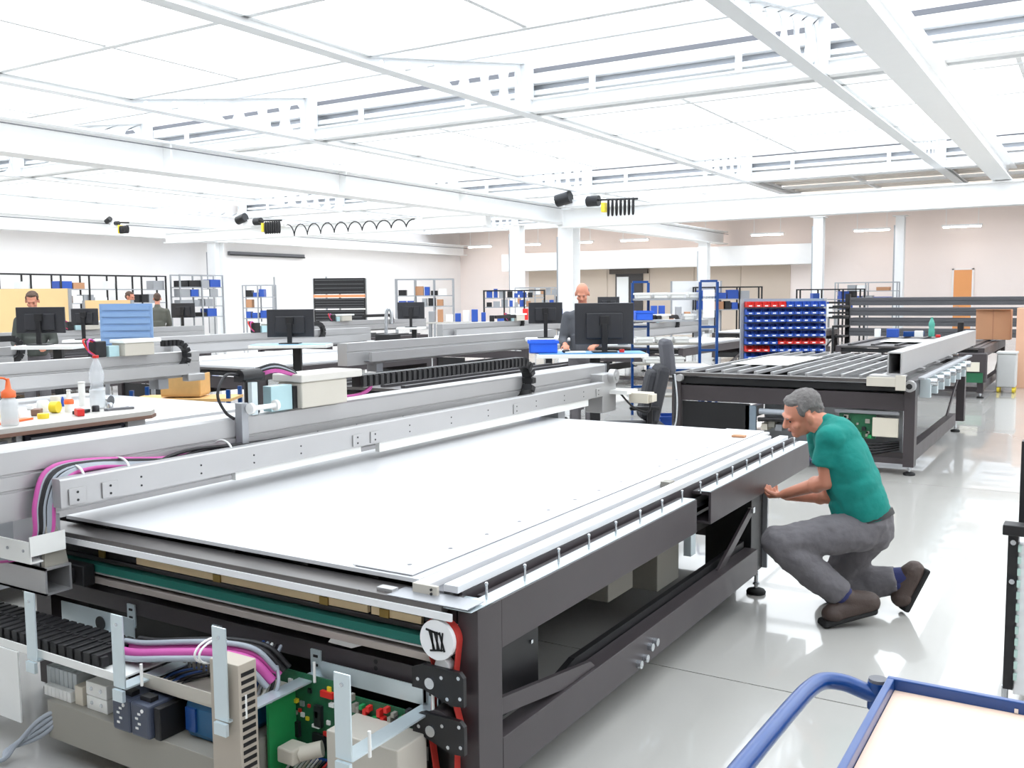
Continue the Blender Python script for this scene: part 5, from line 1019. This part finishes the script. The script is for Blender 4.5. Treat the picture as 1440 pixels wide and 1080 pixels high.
board('pale wooden partition behind the seated brown haired worker', (-19.2, 10.6), (-17.46, 11.69), .5, 1.86, ORANGEW); board('lower pale wooden partition right of the worker', (-17.3, 11.9), (-16.5, 12.4), .5, 1.62, ORANGEW)
board('white screen wall in front of the left wall column', (-24.9, 24.6), (-23.4, 25.6), .2, 2.4, WALLM); board('white board standing behind the bald worker', (-12.4, 30.5), (-11.0, 31.4), .3, 2.1, WHITE)
# clutter on far worktables
for k in range(4):
    x, y = ((-13.2, 23.6), (-10.6, 25.4), (-14.9, 21.9), (-7.6, 28.4))[k]; lbl = ('before the thick steel column', 'behind the blue shelf rack', 'behind the silver arm', 'behind the bin wall')[k]
    t = thing('work_table', 'cluttered far work table ' + lbl, 'table', (x, y, 0)); cw = V((x, y, 0)); part('table_top', BENCHTOP, t, lambda b: b.obox(cw + V((0, 0, .93)), (2.2, .7, .04), RM))
    for sx in (-1, 1):
        for sy in (-1, 1): part('leg', ALUD, t, lambda b: b.obox(cw + RM @ V((sx * 1.0, sy * .3, .455)), (.05, .05, .91), RM))
    for j in range(9):
        cn, m = rb.choice(BOXC + [('green', PCBL), ('red', REDP)]); h_ = rb.uniform(.12, .42); q = cw + RM @ V((-.95 + .235 * j, rb.uniform(-.15, .15), .951)); o = MB().obox(q + V((0, 0, h_ / 2)), (rb.uniform(.12, .2), .2, h_), RM).build('work_item', m, None, .01, q); tag(o, cn + ' item on the far work table ' + lbl, 'table item', 'items on the far work table ' + lbl)
# doorway in the far wall
d2 = MB().box(-21.3, -19.8, 44.86, 44.94, 0, 2.75).build('door_2', mat('dark_door_opening', (70, 66, 66), .6)); tag(d2, kind='structure')
MB().box(-21.6, -19.5, 44.75, 44.94, 2.75, 3.0).build('shutter_box', mat('dark_taupe', (92, 84, 78), .6), d2); MB().box(-21.2, -20.55, 44.80, 44.86, .0, 2.6).build('white_leaf', PAPER, d2)
# exit sign
simple('exit_sign', mat('green_sign', (70, 190, 120), .5, emit=.6), 'small green exit sign hanging before the taupe wall', 'sign', lambda b: b.box(-22.6, -22.3, 44.70, 44.735, 3.2, 3.36))

# ------------------------------------------------------------------ cranes: hoists and coiled cable
def hoist(label, c, s_=1.):
    c = V(c); t = thing('crane_hoist', label, 'hoist', c); 
    pbox('trolley', WHITE, t, c.x - .5 * s_, c.x + .3 * s_, c.y - .2, c.y + .2, c.z + .0, c.z + .22, .02)
    part('motor', BLACK, t, lambda b: b.cyl(c + V((-.75 * s_, -.25, .2)), c + V((-.25 * s_, -.25, .3)), .2 * s_, 14)); part('drum', BLACK, t, lambda b: b.cyl(c + V((.35 * s_, -.25, .12)), c + V((.75 * s_, -.25, .12)), .17 * s_, 14))
    pbox('hook_block', YELLOW, t, c.x + .86 * s_, c.x + 1.0 * s_, c.y - .35, c.y - .15, c.z - .25, c.z + .05, .02)
    for k in range(7): part('cable_coil', BLACKC, t, lambda b: b.tube([c + V((1.1 * s_ + .14 * k * s_, -.3 + .03 * math.cos(a), -.12 + .24 * s_ * math.sin(a))) for a in [q * .785 for q in range(8)]], .035, 6, 3, True))
    part('festoon_rail', BLACK, t, lambda b: b.cyl(c + V((.7 * s_, -.3, .14)), c + V((2.1 * s_, -.3, .1)), .03, 8)); return t
hoist('black crane hoist with yellow hook block at the thick column', (-14.35, 27.69, 4.485), 1.0)
hoist('black crane hoist at the far crane bridge with coiled cable', (-25.2, 24.05, 4.155), .75); hoist('small black hoist at the left wall girder', (-29.80, 22.0, 4.2), .45)
t = thing('spring_cable', 'coiled black cable hanging in loops under the crane bridge', 'cable', (-21.0, 24.0, 3.9))
N = 110; part('coil', BLACKC, t, lambda b: b.tube([(-23.6 + 5.4 * k / N + .10 * math.sin(k * .52), 24.0, 3.93 + .20 * math.cos(k * .52) * (1 - .4 * k / N)) for k in range(N)], .02, 6, 1)); 
for x in (-23.7, -18.1): pbox('wire_bracket', STEELW, t, x - .03, x + .03, 23.98, 24.199, 4.06, 4.14).parent = t
part('carrier_wire', ALUD, t, lambda b: b.cyl((-23.8, 24.0, 4.12), (-18.0, 24.0, 4.12), .012, 6))
# dark duct below the girder by the left wall column and round vents of the far fascia
t = thing('duct', 'long dark roller blind box on the white left wall', 'blind box', (-30.9, 30.2, 3.4)); pbox('blind_box', DARKGREY, t, -30.99, -30.85, 28.0, 32.4, 3.45, 3.62, .02)
pbox('blind_rail', BLACK, t, -30.849, -30.83, 28.0, 32.4, 3.45, 3.5)
